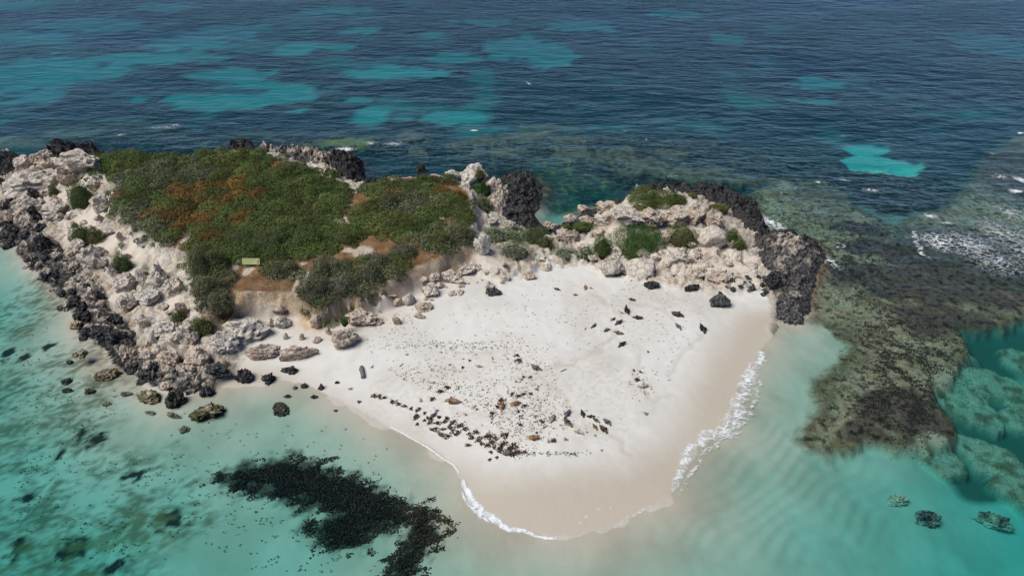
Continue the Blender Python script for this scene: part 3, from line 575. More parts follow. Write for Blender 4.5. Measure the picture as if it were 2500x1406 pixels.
ROCKS = [
 # in front of the soil bank
 (604, 797, 122, 84, 'b', .0, .05, 'largest cream conglomerate boulder lying below the eroded soil bank'),
 (664, 789, 22, 26, 'b', .0, .0, 'small white rock against the right end of the largest cream boulder'),
 (691, 786, 42, 42, 'b', .05, .45, 'tan boulder right of the largest cream boulder'),
 (687, 757, 36, 30, 'r', .45, .4, 'grey topped boulder lying against the foot of the soil bank'),
 (550, 842, 78, 62, 'b', .05, .5, 'tan boulder with pale lip below the largest cream boulder'),
 (463, 816, 56, 60, 'b', .0, .15, 'pale boulder left of the tan boulder, below the round green bush'),
 (648, 862, 88, 40, 'b', .22, .6, 'long low brown boulder with hollow at its left end'),
 (730, 861, 92, 44, 'b', .28, .5, 'low rounded tan boulder at the right end of the front row'),
 (845, 823, 72, 66, 'b', .18, .5, 'tan boulder with a green tuft on top standing alone on sand'),
 (881, 775, 84, 48, 'b', .0, .45, 'rounded tan boulder behind the boulder with the green tuft'),
 (925, 786, 26, 20, 'b', .38, .2, 'small grey rock at right end of the rounded tan boulder'),
 (968, 783, 24, 32, 'b', .1, .6, 'narrow upright brown rock on the upper sand'),
 (1024, 771, 30, 17, 'b', .1, .7, 'flat reddish brown rock on the upper sand'),
 (1034, 747, 42, 28, 'b', .08, .75, 'orange brown rock at right end of the upper sand cluster'),
 (998, 732, 34, 34, 'r', .25, .2, 'grey white rounded rock in the upper sand cluster'),
 (971, 741, 24, 25, 'r', .05, .55, 'small hollow tan rock left of the grey white rock'),
 (955, 722, 36, 16, 'b', .05, .5, 'low tan slab behind the small hollow rock'),
 (1053, 708, 46, 44, 'b', .05, .2, 'cream rubble boulder at the left edge of the broken rock slope'),
 (773, 786, 28, 32, 'r', .05, .5, 'tan rock half buried in sand below the grey bushes'),
 (796, 757, 13, 20, 'b', .2, .2, 'little grey rock in the sand under the hanging bushes'),
 (775, 829, 22, 19, 'r', .05, .45, 'small ring shaped rock in the sand pocket'),
 (803, 810, 15, 22, 'r', .05, .45, 'thin upright rock beside the ring shaped rock'),
 (738, 823, 14, 22, 'r', .05, .4, 'small pale rock in middle of the sand pocket'),
 (697, 822, 15, 20, 'r', .05, .4, 'small pale rock right of the largest cream boulder'),
 # black ones on the front beach
 (598, 917, 46, 40, 'j', .95, 0, 'black boulder at the front end of the rocks, on wet sand'),
 (658, 921, 40, 36, 'j', .66, 0, 'dark grey pitted boulder between two black boulders on wet sand'),
 (711, 902, 50, 26, 'j', .72, 0, 'low black boulder in front of the rounded tan boulder'),
 (474, 903, 40, 34, 'j', .8, 0, 'dark rounded rock at foot of the tan rock wall'),
 (534, 902, 72, 46, 'j', .55, .2, 'mottled grey and cream boulder at the front waterline'),
 (743, 941, 20, 15, 'j', .8, 0, 'small dark rock on sand near the wet edge, left'),
 (785, 945, 17, 19, 'j', .85, 0, 'small upright dark rock on sand near the wet edge'),
 (720, 946, 13, 10, 'j', .85, 0, 'smallest dark stone left of the small dark rocks'),
 (687, 994, 48, 36, 'j', .5, .3, 'grey green pitted rock alone in the shallows', .5),
 (769, 969, 22, 12, 'j', .6, .2, 'flat greenish stone on the wet sand', .3),
 (703, 968, 20, 10, 'j', .6, .2, 'flat greenish stone at the edge of the wet sand', .3),
 (824, 934, 14, 9, 'j', .7, .2, 'little dark stone right of the upright dark rock'),
 (820, 1001, 12, 8, 'j', .5, .3, 'little brown stone in the wet swash'),
 # algae covered rocks in the shallows
 (508, 1001, 84, 50, 'j', .35, .5, 'largest algae covered yellow green rock in the shallows', .95),
 (366, 966, 62, 38, 'j', .35, .4, 'yellow green rock in the shallows beside the grey green rock', .95),
 (268, 914, 66, 34, 'j', .35, .5, 'wide olive yellow rock in the shallows off the black shore', .95),
 (208, 882, 40, 26, 'j', .3, .6, 'small ochre rock standing in the left shallows', .8),
 (166, 928, 32, 22, 'j', .5, .4, 'small olive black rock furthest left in the shallows', .8),
 (166, 954, 30, 14, 'j', .5, .3, 'low olive stone below the small olive black rock', .5),
 (220, 954, 32, 20, 'j', .45, .3, 'low yellow green stone between two larger shallow rocks', .9),
 (430, 976, 46, 54, 'j', .55, .3, 'grey green hollow rock next to the yellow green rock', .5),
 (311, 961, 32, 16, 'j', .4, .3, 'low olive stone left of the yellow green rock', .8),
 (449, 1047, 28, 20, 'j', .3, .3, 'small pale green hook shaped rock alone in clear water', .7),
 (371, 1008, 34, 15, 'j', .3, .3, 'flat pale olive stone under clear water', .5),
 (425, 1016, 40, 13, 'j', .3, .4, 'flat brownish stone left of the largest yellow green rock', .4),
 (468, 953, 24, 15, 'j', .3, .5, 'small tan stone in the pale shallows', .3),
 (187, 792, 36, 26, 'j', .3, .5, 'yellow stained rock at the waterline of the left shore', .9),
 (260, 985, 26, 14, 'j', .3, .4, 'flat grey stone left of the yellow green rocks', .4),
 (171, 885, 18, 14, 'j', .5, .1, 'round dark stone left of the small ochre rock', .2),
 # left flank, lower
 (366, 900, 62, 62, 'j', .55, .15, 'purple grey hollowed boulder at the lowest tip of the rocks'),
 (322, 866, 52, 60, 'j', .38, .35, 'grey and tan boulder above the purple grey boulder'),
 (415, 931, 32, 24, 'j', .75, .1, 'dark rock with round hole at the waterline'),
 (410, 876, 60, 56, 'b', .25, .45, 'tan brown boulder right of the purple grey boulder'),
 (484, 874, 62, 60, 'b', .18, .5, 'tan boulder with brown face in the front rock wall'),
 (256, 772, 52, 32, 'j', .95, 0, 'black slab near the yellow stained rock'),
 (195, 771, 32, 26, 'j', .9, 0, 'black rock above the yellow stained rock'),
 (205, 748, 26, 32, 'j', .9, 0, 'upright black rock at the left waterline'),
 (238, 722, 28, 28, 'j', .85, 0, 'pointed dark rock below the pink rubble'),
 (256, 806, 62, 42, 'j', .95, 0, 'large black ridge rock above the pale shallows'),
 (292, 826, 62, 52, 'j', .9, 0, 'broad black boulder at the lower left shore'),
 (282, 786, 42, 38, 'j', .85, 0, 'black boulder beside the pink rubble slope'),
 (233, 815, 26, 24, 'j', .7, .1, 'dark grey rock at the waterline below the black slab'),
 (161, 747, 38, 28, 'j', .35, .3, 'pale grey rock ledge alone on the left wet sand', .3),
 (110, 679, 19, 22, 'j', .9, 0, 'small black rock at the left waterline'),
 (130, 635, 48, 38, 'j', .9, 0, 'black boulder right of the left waterline'),
 (180, 655, 54, 44, 'j', .5, .0, 'grey boulder with white stripes on the left shore'),
 (212, 697, 34, 22, 'j', .85, 0, 'dark slab below the striped grey boulder'),
 (302, 690, 46, 40, 'b', .0, .1, 'cream boulder on the left slope below the dark bush'),
 (356, 687, 26, 38, 'b', .0, .0, 'bright white slab leaning on a cream boulder'),
 (387, 684, 40, 58, 'b', .0, .05, 'tall cream boulder beside the bright white slab'),
 (425, 702, 40, 40, 'b', .0, .15, 'cream boulder with brown blotches near the grey green bushes'),
 (366, 722, 44, 32, 'b', .1, .0, 'white rock with dark brown patches below the bright slab'),
 (312, 738, 42, 36, 'b', .0, .15, 'rounded pale boulder in the pink rubble'),
 (353, 784, 22, 34, 'b', .35, .1, 'narrow grey rock on the lower slope'),
 (400, 800, 42, 30, 'b', .02, .05, 'white rock below the tall leaning bush'),
 (240, 634, 62, 56, 'b', .02, .3, 'large cream and orange boulder left of the dark bush'),
 (278, 664, 20, 26, 'b', .02, .1, 'small cream rock under the dark bush'),
 (446, 752, 24, 30, 'b', .05, .35, 'pinkish rock between the leaning bush and soil bank'),
 # left flank, upper
 (18, 378, 34, 34, 'b', .35, .1, 'pale grey boulder at the far left end of the island'),
 (154, 358, 54, 40, 'j', 1.0, 0, 'tallest black crag on the far left shore'),
 (212, 361, 44, 32, 'j', .95, 0, 'black crag right of the tallest black crag'),
 (107, 379, 52, 32, 'b', .05, .4, 'pinkish slab in front of the tallest black crag'),
 (56, 402, 36, 28, 'b', .3, .2, 'grey cream boulder below the pale grey boulder'),
 (85, 400, 34, 38, 'b', .02, .55, 'orange pink boulder on the far left ridge'),
 (114, 404, 36, 36, 'b', .25, .3, 'grey boulder with dark hole beside the orange pink boulder'),
 (78, 444, 92, 60, 'b', .04, .15, 'broad cream boulder at left of the island'),
 (30, 458, 42, 42, 'j', .9, 0, 'black boulder below the broad cream boulder'),
 (248, 502, 42, 40, 'b', .0, .05, 'cream boulder right of the round dark green bush'),
 (95, 502, 46, 42, 'b', .02, .15, 'cream boulder leaning on black rocks on the left slope'),
 (136, 505, 46, 27, 'b', .02, .05, 'pale rock left of the round dark green bush'),
 (84, 479, 30, 26, 'j', .9, 0, 'black rock between two cream boulders'),
 (86, 520, 32, 50, 'j', .9, 0, 'tall black rock below the leaning cream boulder'),
 (132, 529, 38, 26, 'b', .05, .2, 'flat pale boulder on the left slope'),
 (100, 556, 30, 26, 'j', .6, .05, 'grey boulder beside the tall black rock'),
 (64, 576, 34, 28, 'j', .85, 0, 'dark angular rock next to the left shallows'),
 (110, 592, 42, 46, 'j', .9, 0, 'black boulder above the left shallows'),
 (18, 599, 32, 26, 'j', .4, .2, 'olive grey rock alone in the left shallows', .5),
 (28, 530, 32, 27, 'j', .35, .3, 'olive tan ledge on the far left sand', .4),
 (123, 622, 40, 34, 'j', .9, 0, 'black rock between grey boulders of the left shore'),
 (66, 505, 22, 22, 'j', .9, 0, 'small black rock beside the leaning cream boulder'),
 (38, 487, 42, 36, 'j', .75, 0, 'dark grey rock on the far left shore'),
 (9, 505, 24, 28, 'j', .6, .2, 'grey rock cut by the left edge'),
 (8, 446, 22, 26, 'j', .9, 0, 'black rock cut by the left edge'),
 (178, 618, 28, 26, 'b', .1, .3, 'tan rock above the striped grey boulder'),
 (190, 598, 30, 22, 'b', .05, .2, 'pale rock below the twin green bush'),
 (262, 565, 28, 18, 'b', .02, .25, 'pale rock right of the twin green bush'),
 (294, 578, 14, 20, 'b', .02, .3, 'little upright rock on the pale slope'),
 # back edge and centre
 (1157, 422, 74, 58, 'b', .0, .12, 'largest cream crag on the back edge of the island'),
 (1105, 422, 36, 30, 'b', .05, .35, 'pinkish boulder left of the largest cream crag'),
 (1134, 453, 30, 22, 'b', .0, .0, 'white boulder in front of the largest cream crag'),
 (1026, 412, 26, 28, 'j', 1.0, 0, 'black pinnacle behind the far scrub edge'),
 (1203, 538, 30, 22, 'b', .0, .0, 'white rock at the inner end of the black crag'),
 (1246, 546, 32, 17, 'b', .0, .05, 'flat white rock above the silvery grass'),
 (1180, 605, 44, 62, 'b', .0, .0, 'upright white boulder at the corner of the scrub cliff'),
 (1326, 630, 42, 27, 'b', .0, .0, 'white slab between silvery grass clumps'),
 (1336, 652, 26, 18, 'b', .02, .3, 'tan rock below the white slab'),
 (1292, 673, 36, 27, 'b', .15, .7, 'brown rock at the upper edge of the beach'),
 (1206, 712, 42, 27, 'j', .6, .15, 'dark grey rock lying on the upper beach'),
 (1144, 652, 62, 40, 'b', .0, .2, 'cream boulder on top of the broken rock slope'),
 (1100, 676, 52, 36, 'b', .03, .2, 'pale boulder in the middle of the broken rock slope'),
 (1060, 672, 26, 22, 'b', .03, .3, 'small tan boulder under the scrub cliff'),
 (690, 357, 34, 22, 'j', .5, .1, 'grey rock on the far shore behind the scrub'),
 (752, 372, 24, 26, 'b', .1, .3, 'pale upright rock on the far shore behind the scrub'),
 (795, 415, 26, 30, 'b', .05, .1, 'pale rock next to the black crag behind the scrub'),
 # right knoll
 (1490, 652, 64, 46, 'r', .15, .15, 'rounded cream boulder with dark foot at top of the beach'),
 (1564, 654, 90, 58, 'r', .06, .12, 'largest rounded cream boulder at top of the beach'),
 (1592, 695, 42, 27, 'j', .9, 0, 'black rock below the largest rounded cream boulder'),
 (1423, 511, 28, 26, 'b', .03, .3, 'pointed tan rock beside the dark pool'),
 (1433, 538, 40, 32, 'b', .03, .35, 'tan boulder left of the big knoll boulder'),
 (1479, 540, 58, 42, 'b', .0, .15, 'cream boulder with green tuft left of the sandy ledge'),
 (1482, 508, 58, 32, 'b', .03, .4, 'long tan slab below the black rim of the knoll'),
 (1436, 490, 42, 26, 'j', .9, 0, 'black spiky rock beside the dark pool'),
 (1388, 578, 64, 32, 'b', .04, .4, 'low tan rock with green cushions'),
 (1336, 550, 52, 28, 'b', .1, .3, 'grey tan rock at the head of the dark pool'),
 (1395, 535, 36, 26, 'b', .35, .1, 'grey boulder at edge of the dark pool'),
 (1502, 625, 36, 32, 'b', .08, .65, 'small brown rock left of the bright green bush'),
 (1690, 704, 46, 19, 'b', .60, 0, 'dark triangular slab lying on the white sand'),
 (1736, 580, 68, 58, 'r', .0, .12, 'big smooth cream boulder on the knoll'),
 (1741, 539, 52, 48, 'b', .04, .35, 'tan boulder above the big smooth cream boulder'),
 (1626, 577, 22, 42, 'b', .0, .25, 'thin upright pink rock left of the olive bush'),
 (1598, 573, 28, 24, 'b', .0, .05, 'white rock above the bright green bush'),
 (1664, 629, 62, 34, 'b', .03, .2, 'cream rock below the olive bush'),
 (1698, 668, 42, 34, 'b', .22, .35, 'tan rock at the top edge of the beach'),
 (1752, 677, 66, 40, 'b', .14, .55, 'tan orange boulder on black stones'),
 (1756, 734, 50, 42, 'b', .58, .1, 'dark grey boulder alone on the right of the beach'),
 (1886, 684, 38, 42, 'j', .95, 0, 'black arched rock at the inner side of the headland'),
 (1640, 634, 24, 20, 'b', .03, .2, 'small cream rock beside the bright green bush'),
 (1560, 500, 40, 30, 'b', .0, .2, 'cream rock at left end of the knoll cap'),
 (1645, 526, 74, 46, 'b', .04, .45, 'tan overhanging block above the sandy ledge'),
 (1590, 530, 74, 46, 'b', .04, .4, 'tan block left of the overhanging block'),
 (1694, 522, 56, 46, 'b', .03, .45, 'tan block at the right end of the sandy ledge'),
 (1533, 520, 76, 48, 'b', .0, .25, 'cream overhanging block at the left end of the sandy ledge'),
 (1626, 463, 18, 14, 'b', .0, .0, 'small white rock on crest of the knoll'),
 (1556, 458, 18, 16, 'b', .0, .0, 'white pinnacle at the left crest of the knoll'),
]
BACK = {1157: 4.8, 1105: 5.0, 1134: 4.8, 1026: 3.6}
ROCKS += [(2192, 1219, 56, 36, 'j', .3, .5, 'small olive rock under the clear water of the lower right'),
 (2262, 1262, 66, 50, 'j', .48, .4, 'dark oval rock under the teal water of the lower right'),
 (2416, 1270, 100, 46, 'j', .48, .4, 'long dark rock under the teal water near the right edge'),
 (208, 424, 84, 18, 'b', .0, .35, 'overhanging pale ledge above the dark hollow on the left slope'),
 (170, 440, 34, 44, 'b', .45, .4, 'brown rock at the left side of the dark hollow'),
 (232, 448, 26, 26, 'b', .02, .2, 'pale block at the right side of the dark hollow')]
for q in ROCKS:
    g_ = 1.28 if q[0] < 450 and 400 < q[1] < 830 and q[4] == 'b' else 1.0
    rock(q[0], q[1], q[2]*g_, q[3]*g_, q[4], q[5]*(.82 if q[0] < 420 and q[1] > 400 and q[4] == 'j' else 1), *q[6:8], algae=q[8] if len(q) > 8 else 0.0, zb=BACK.get(q[0]), sink=.45 if q[0] in BACK else .3, lift=1.3 if q[0] == 208 else 0.0)

def short(l):
    w = l.split()
    for k in range(2, len(w)):
        if w[k] in ('lying', 'against', 'right', 'left', 'below', 'with', 'at', 'standing', 'behind', 'on', 'in', 'beside', 'under', 'above', 'near', 'alone', 'leaning', 'cut', 'between', 'of', 'from', 'off', 'along', 'next', 'furthest'): w = w[:k]; break
    return ' '.join(w[:5])
def tell(px, py, w, tone, what):
    q = min(ROCKS, key=lambda t: (t[0]-px)**2+(t[1]-py)**2); dx, dy = px-q[0], py-q[1]
    side = ('right of' if dx > 0 else 'left of') if abs(dx) > abs(dy) else ('below' if dy > 0 else 'behind')
    sz = 'tiny' if w <= 10 else 'small' if w <= 14 else 'middle sized' if w <= 22 else 'large'
    return ' '.join(f"{sz} {tone} {what} {side} the {short(q[7])}".split()[:16])
def along(pts, n, off, jit, r):
    P = np.array(pts, float); d = np.hypot(*(np.diff(P, axis=0).T)); c = np.concatenate([[0], np.cumsum(d)])
    out = []
    for k in range(n):
        t = r.uniform(0, c[-1]); i = min(np.searchsorted(c, t, 'right')-1, len(P)-2); u = (t-c[i])/max(d[i], 1e-6)
        p = P[i]*(1-u)+P[i+1]*u; nx, ny = -(P[i+1]-P[i])[1], (P[i+1]-P[i])[0]; L = math.hypot(nx, ny)
        o = r.uniform(*off); out.append((p[0]+nx/L*o+r.uniform(-jit, jit), p[1]+ny/L*o+r.uniform(-jit, jit)))
    return out
r2 = random.Random(12)
LEFTRIM = [(0, 560), (30, 600), (75, 655), (120, 690), (170, 750), (195, 800), (245, 850), (300, 905), (370, 940), (430, 960), (520, 950)]
for p in along(LEFTRIM, 52, (-46, 8), 6, r2):
    w = r2.choice((12, 14, 16, 20, 24, 30, 36)); rock(p[0], p[1], w, w*r2.uniform(.65, .95), 'j', (dk := r2.choice((.2, .35, .5, .6, .8, .95))), r2.uniform(0, .3), tell(p[0], p[1], w, 'grey' if dk < .55 else 'black', 'jagged shore rock'), group='jagged dark rocks along the left shore', name='shore_rock')
for k in range(36):
    t = r2.random(); px = 60+360*t+r2.uniform(-40, 60); py = 430+400*t+r2.uniform(-60, 40)
    w = r2.choice((10, 12, 14, 18, 22, 28)); rock(px, py, w, w*r2.uniform(.6, .95), 'b', r2.uniform(0, .12), (tn := r2.uniform(0, .45)), tell(px, py, w, 'cream' if tn < .2 else 'tan', 'loose block'), group='loose pale blocks on the left slope', name='limestone_block')
for k in range(40):
    px = r2.uniform(1030, 1240); py = 712-(px-1030)*.24+r2.uniform(-30, 26)
    w = r2.choice((9, 12, 14, 18, 24)); rock(px, py, w, w*r2.uniform(.6, .9), 'b', r2.uniform(0, .15), (tn := r2.uniform(0, .4)), tell(px, py, w, 'cream' if tn < .2 else 'tan', 'loose block'), group='loose blocks behind the beach', name='limestone_block')
for k in range(58):
    px = r2.uniform(1330, 1850); py = 560+(px-1330)*.14+r2.uniform(-30, 66)
    if py > 660+(px-1500)*.13: py -= 40
    w = r2.choice((9, 12, 14, 18, 24, 28)); rock(px, py, w, w*r2.uniform(.6, .9), 'b', r2.uniform(0, .22), (tn := r2.uniform(0, .4)), tell(px, py, w, 'cream' if tn < .2 else 'tan', 'loose block'), group='loose blocks on the knoll', name='limestone_block')
for k in range(34):
    px = r2.uniform(1770, 1890); py = 668+(px-1770)*.2+r2.uniform(-14, 34)
    w = r2.choice((8, 9, 11, 14, 18)); rock(px, py, w, w*r2.uniform(.6, .85), 'j', r2.uniform(.5, .85), .1, tell(px, py, w, 'dark', 'stone on sand'), group='small dark stones beside the headland', name='beach_stone')

# ------------------------------------------------------------------ black karst crags
def crag(poly_px, zmax, label, dark=.95, seed=1, st=.17, tint=0.0, rough=1.0, base=0.0, algae=0.0):
    P = wpoly(poly_px, base); xs_ = [p[0] for p in P]; ys_ = [p[1] for p in P]
    x, y = grid(min(xs_)-1, max(xs_)+1, min(ys_)-1, max(ys_)+1, st)
    d = sdf(x, y, P) + .55*fbm2(x, y, 2.0, 4, seed)
    prof = 1-np.exp(-np.maximum(d, 0)/1.3)
    big = fbm2(x, y, 5.0, 2, seed+2); rd = ridge2(x, y, 1.7, 4, seed+4); sp = np.maximum(0, perlin2(x/.42, y/.42, seed+6))
    g = terr(x, y)
    h = zmax*prof*np.clip(.70+.45*big+1.1*rough*(rd-.55), .15, 1.6) + rough*sp*.75*prof
    z = np.where(d > 0, np.maximum(base+h, g+h*.75), -1.6)
    ox = .55*fbm2(x+z*.9, y, 1.1, 3, seed+7)*prof; oy = .55*fbm2(x, y+z*.9, 1.1, 3, seed+8)*prof
    F_ = quads(x.shape[1], x.shape[0]); V_ = np.stack([x+ox, y+oy, z], -1).reshape(-1, 3)
    sel = (d.ravel()[F_] > -.25).any(1)
    F_ = F_[sel]; u, inv = np.unique(F_, return_inverse=True)
    me = mesh_from("crag", V_[u], inv.reshape(F_.shape), LIME, smooth=False)
    return link("rock_crag", me, label=label, category='rock outcrop', dark=float(dark), tint=float(tint)*.75, algae=float(algae))
crag([(1835, 585), (1895, 578), (1945, 582), (1996, 602), (2016, 628), (1988, 684), (1978, 745), (1958, 790), (1922, 792), (1893, 780), (1893, 745), (1905, 706), (1880, 672), (1850, 645)], 2.0, 'large grey and black headland crag at the right end of the island', .50, 101, rough=.5)
crag([(1850, 585), (1880, 566), (1935, 578), (2000, 600), (2018, 632), (2000, 650), (1960, 620), (1900, 606)], 2.2, 'black seaward rim of the right headland', 1.0, 103)
crag([(1555, 462), (1590, 452), (1650, 455), (1720, 466), (1800, 478), (1850, 500), (1862, 545), (1890, 575), (1850, 590), (1810, 560), (1790, 525), (1720, 498), (1640, 478), (1570, 480)], 2.3, 'long black crag running along the sea side of the knoll', 1.0, 107)
crag([(1205, 450), (1240, 432), (1300, 432), (1322, 455), (1318, 500), (1300, 535), (1330, 556), (1290, 568), (1235, 560), (1215, 520)], 2.2, 'black crag jutting out beside the dark pool', .85, 111)
crag([(1185, 470), (1220, 450), (1250, 470), (1250, 520), (1215, 550), (1190, 530)], 2.4, 'cream weathered crag at the inner side of the pool crag', .30, 113)
crag([(800, 392), (850, 385), (888, 398), (892, 448), (850, 458), (815, 430)], 3.4, 'black crag standing behind the scrub at the back', 1.0, 117)
crag([(620, 372), (700, 368), (790, 376), (820, 400), (790, 425), (740, 400), (640, 382)], 2.9, 'grey white broken crag along the back edge of the scrub', .48, 119, rough=1.1)
crag([(880, 446), (935, 450), (960, 446), (940, 466), (895, 470)], 2.6, 'low black crag in the notch of the back edge', .95, 121)
crag([(100, 384), (150, 364), (240, 366), (262, 376), (200, 398), (130, 402)], 2.8, 'black crag along the far left sea edge', 1.0, 123)
crag([(-60, 390), (0, 386), (45, 382), (55, 420), (20, 440), (-60, 450)], 2.0, 'dark crag at the far left corner of the island', .75, 127)
crag([(1300, 560), (1345, 560), (1395, 546), (1425, 520), (1495, 505), (1545, 492), (1560, 505), (1480, 530), (1420, 560), (1340, 585), (1300, 580)], 1.5, 'black rim of rock at the foot of the knoll by the pool', .85, 131)
crag([(560, 362), (620, 360), (640, 372), (600, 378), (550, 374)], 4.0, 'low black rock showing above the scrub horizon', .9, 133)

crag([(15, 440), (70, 468), (104, 540), (88, 592), (48, 562), (8, 500)], 1.3, 'black broken rim at the upper left waterline', .40, 141)
crag([(82, 560), (140, 598), (196, 655), (176, 694), (112, 664), (66, 604)], 1.3, 'black broken rim beside the pale left sand', .46, 143)
crag([(180, 655), (244, 700), (278, 760), (246, 792), (188, 772), (186, 720)], 1.2, 'dark broken rim below the pink rubble', .38, 145)
crag([(228, 765), (292, 776), (346, 838), (326, 884), (262, 852), (222, 802)], 1.4, 'black broken rim above the pale shallows', .48, 147)
crag([(298, 858), (380, 856), (440, 884), (520, 886), (545, 926), (432, 950), (358, 932), (306, 902)], 1.2, 'grey and black broken rim at the lowest tip of the rocks', .33, 149)

# ------------------------------------------------------------------ plants
GREEN = [(0.085, 0.139, 0.035), (0.111, 0.160, 0.043), (0.072, 0.110, 0.035), (0.143, 0.183, 0.052)]
YELLOW = [(0.142, 0.173, 0.042), (0.116, 0.160, 0.037), (0.168, 0.187, 0.056)]
GREY = [(0.234, 0.217, 0.156), (0.183, 0.185, 0.119), (0.275, 0.236, 0.184), (0.131, 0.146, 0.083)]
RUST = [(0.284, 0.153, 0.044), (0.205, 0.115, 0.035), (0.165, 0.134, 0.044), (0.343, 0.191, 0.049)]
OLIVE = [(0.169, 0.164, 0.051), (0.205, 0.187, 0.057), (0.125, 0.139, 0.042)]
SILVER = [(0.348, 0.391, 0.259), (0.233, 0.300, 0.182), (0.441, 0.453, 0.322), (0.140, 0.196, 0.086)]
LUSH = [(0.072, 0.155, 0.035), (0.098, 0.188, 0.043), (0.057, 0.120, 0.028)]
def leaves(C_, Nn, size, cols, r, aspect=.55, droop=0.0):
    """one bent-free leaf-sized quad per centre"""
    n = len(C_); t = r.normal(size=(n, 3)); nn = Nn+r.normal(size=(n, 3))*.55; nn /= np.linalg.norm(nn, axis=1)[:, None]
    t -= (t*nn).sum(1)[:, None]*nn; t /= np.linalg.norm(t, axis=1)[:, None]; b_ = np.cross(nn, t)
    s = (size*r.uniform(.6, 1.35, n))[:, None]
    V_ = np.stack([C_-t*s*.5, C_+b_*s*aspect*.5, C_+t*s*.5, C_-b_*s*aspect*.5], 1).reshape(-1, 3)
    F_ = np.arange(4*n).reshape(n, 4); cc = np.repeat(cols*r.uniform(.65, 1.35, (n, 1)), 4, 0)
    return V_, F_, cc
def dome_points(n, R, Rz, r, lob=None):
    u = r.uniform(0, 2*np.pi, n); c = r.uniform(-.05, 1, n); s = np.sqrt(1-np.minimum(c*c, 1))
    d = np.stack([np.cos(u)*s, np.sin(u)*s, c], 1)
    k = 1+.40*fbm3(d*1.3+R*7+Rz, .75, 3, 3)+.10*fbm3(d*3+R*3, .4, 2, 5)
    rad = k*(1-.22*r.random(n)**2)
    P = d*rad[:, None]*np.array([R, R, Rz]); Nn = d/np.array([R, R, Rz]); Nn /= np.linalg.norm(Nn, axis=1)[:, None]
    return P, Nn, d
def pick(pal, n, r, w=None): return np.array(pal)[r.choice(len(pal), n, p=w)]
def shrub(px, py, w, h, pal, label, kind='shrub', leaf=.15, lobes=1, lift=0.0, cat='shrub', aspect=.5, zb=None):
    x, y, z0 = on_ground(px, py+h*.18); z0 = float(z0)+lift
    if zb is not None: x, y = at(px, py+h*.3, zb); z0 = zb
    s, sn = scale_at(py, z0); cs = math.sqrt(1-sn*sn)
    W = w*s*1.12; Hm = h*s*1.08; D_ = W*.8; Z_ = (Hm-D_*sn*.75)/cs*.9
    if Z_ < W*.28: Z_ = W*.28; D_ = max(W*.45, (Hm-Z_*cs*.8)/sn)
    Z_ = min(Z_, W*.8)
    r = np.random.default_rng(int(px*7+py)); VV, FF, CC = [], [], []; off = 0
    for l in range(lobes):
        if lobes == 1: ox = oy = 0; R = W/2; Rz = Z_
        else:
            a = 2*math.pi*l/lobes+r.uniform(-.4, .4); ox = math.cos(a)*W*.24; oy = math.sin(a)*D_*.24; R = W*r.uniform(.27, .34); Rz = Z_*r.uniform(.7, 1.0)
        n = int(min(5200, 3.4*2*math.pi*R*R*max(.6, D_/W)/(leaf*leaf*.5)))
        P, Nn, d = dome_points(n, R, Rz, r)
        P[:, 1] *= (D_/W if lobes == 1 else 1)
        patch = fbm3(P+px, .55, 3, 9)
        c = pick(pal, n, r)*(1+.35*patch)[:, None]
        V_, F_, c_ = leaves(P+np.array([ox, oy, 0]), Nn, leaf, c, r, aspect)
        VV.append(V_); FF.append(F_+off); CC.append(c_); off += len(V_)
    me = mesh_from(kind, np.concatenate(VV), np.concatenate(FF), LEAF, {'Col': np.concatenate(CC)}, smooth=False)
    root = link(kind, None, label=label, category=cat); root.location = (float(x), float(y), z0-.08)
    fo = link("foliage", me, root)
    # dark solid core added inside the leaves to block light
    Pv, Fv = ICO[3]; core = Pv*np.array([W*(.38 if lobes == 1 else .26), D_*(.38 if lobes == 1 else .26), Z_*(.74 if lobes == 1 else .5)])*(1+.15*fbm3(Pv+px, .5, 2, 4))[:, None]
    tm = mesh_from("shade_core", core, Fv, CORE_DARK); link("shade_core", tm, root)
    return root
CORE_DARK = plain("shrub_core_dark", (.045, .036, .024), .9)  # dark tone of the light-blocking core added to each shrub
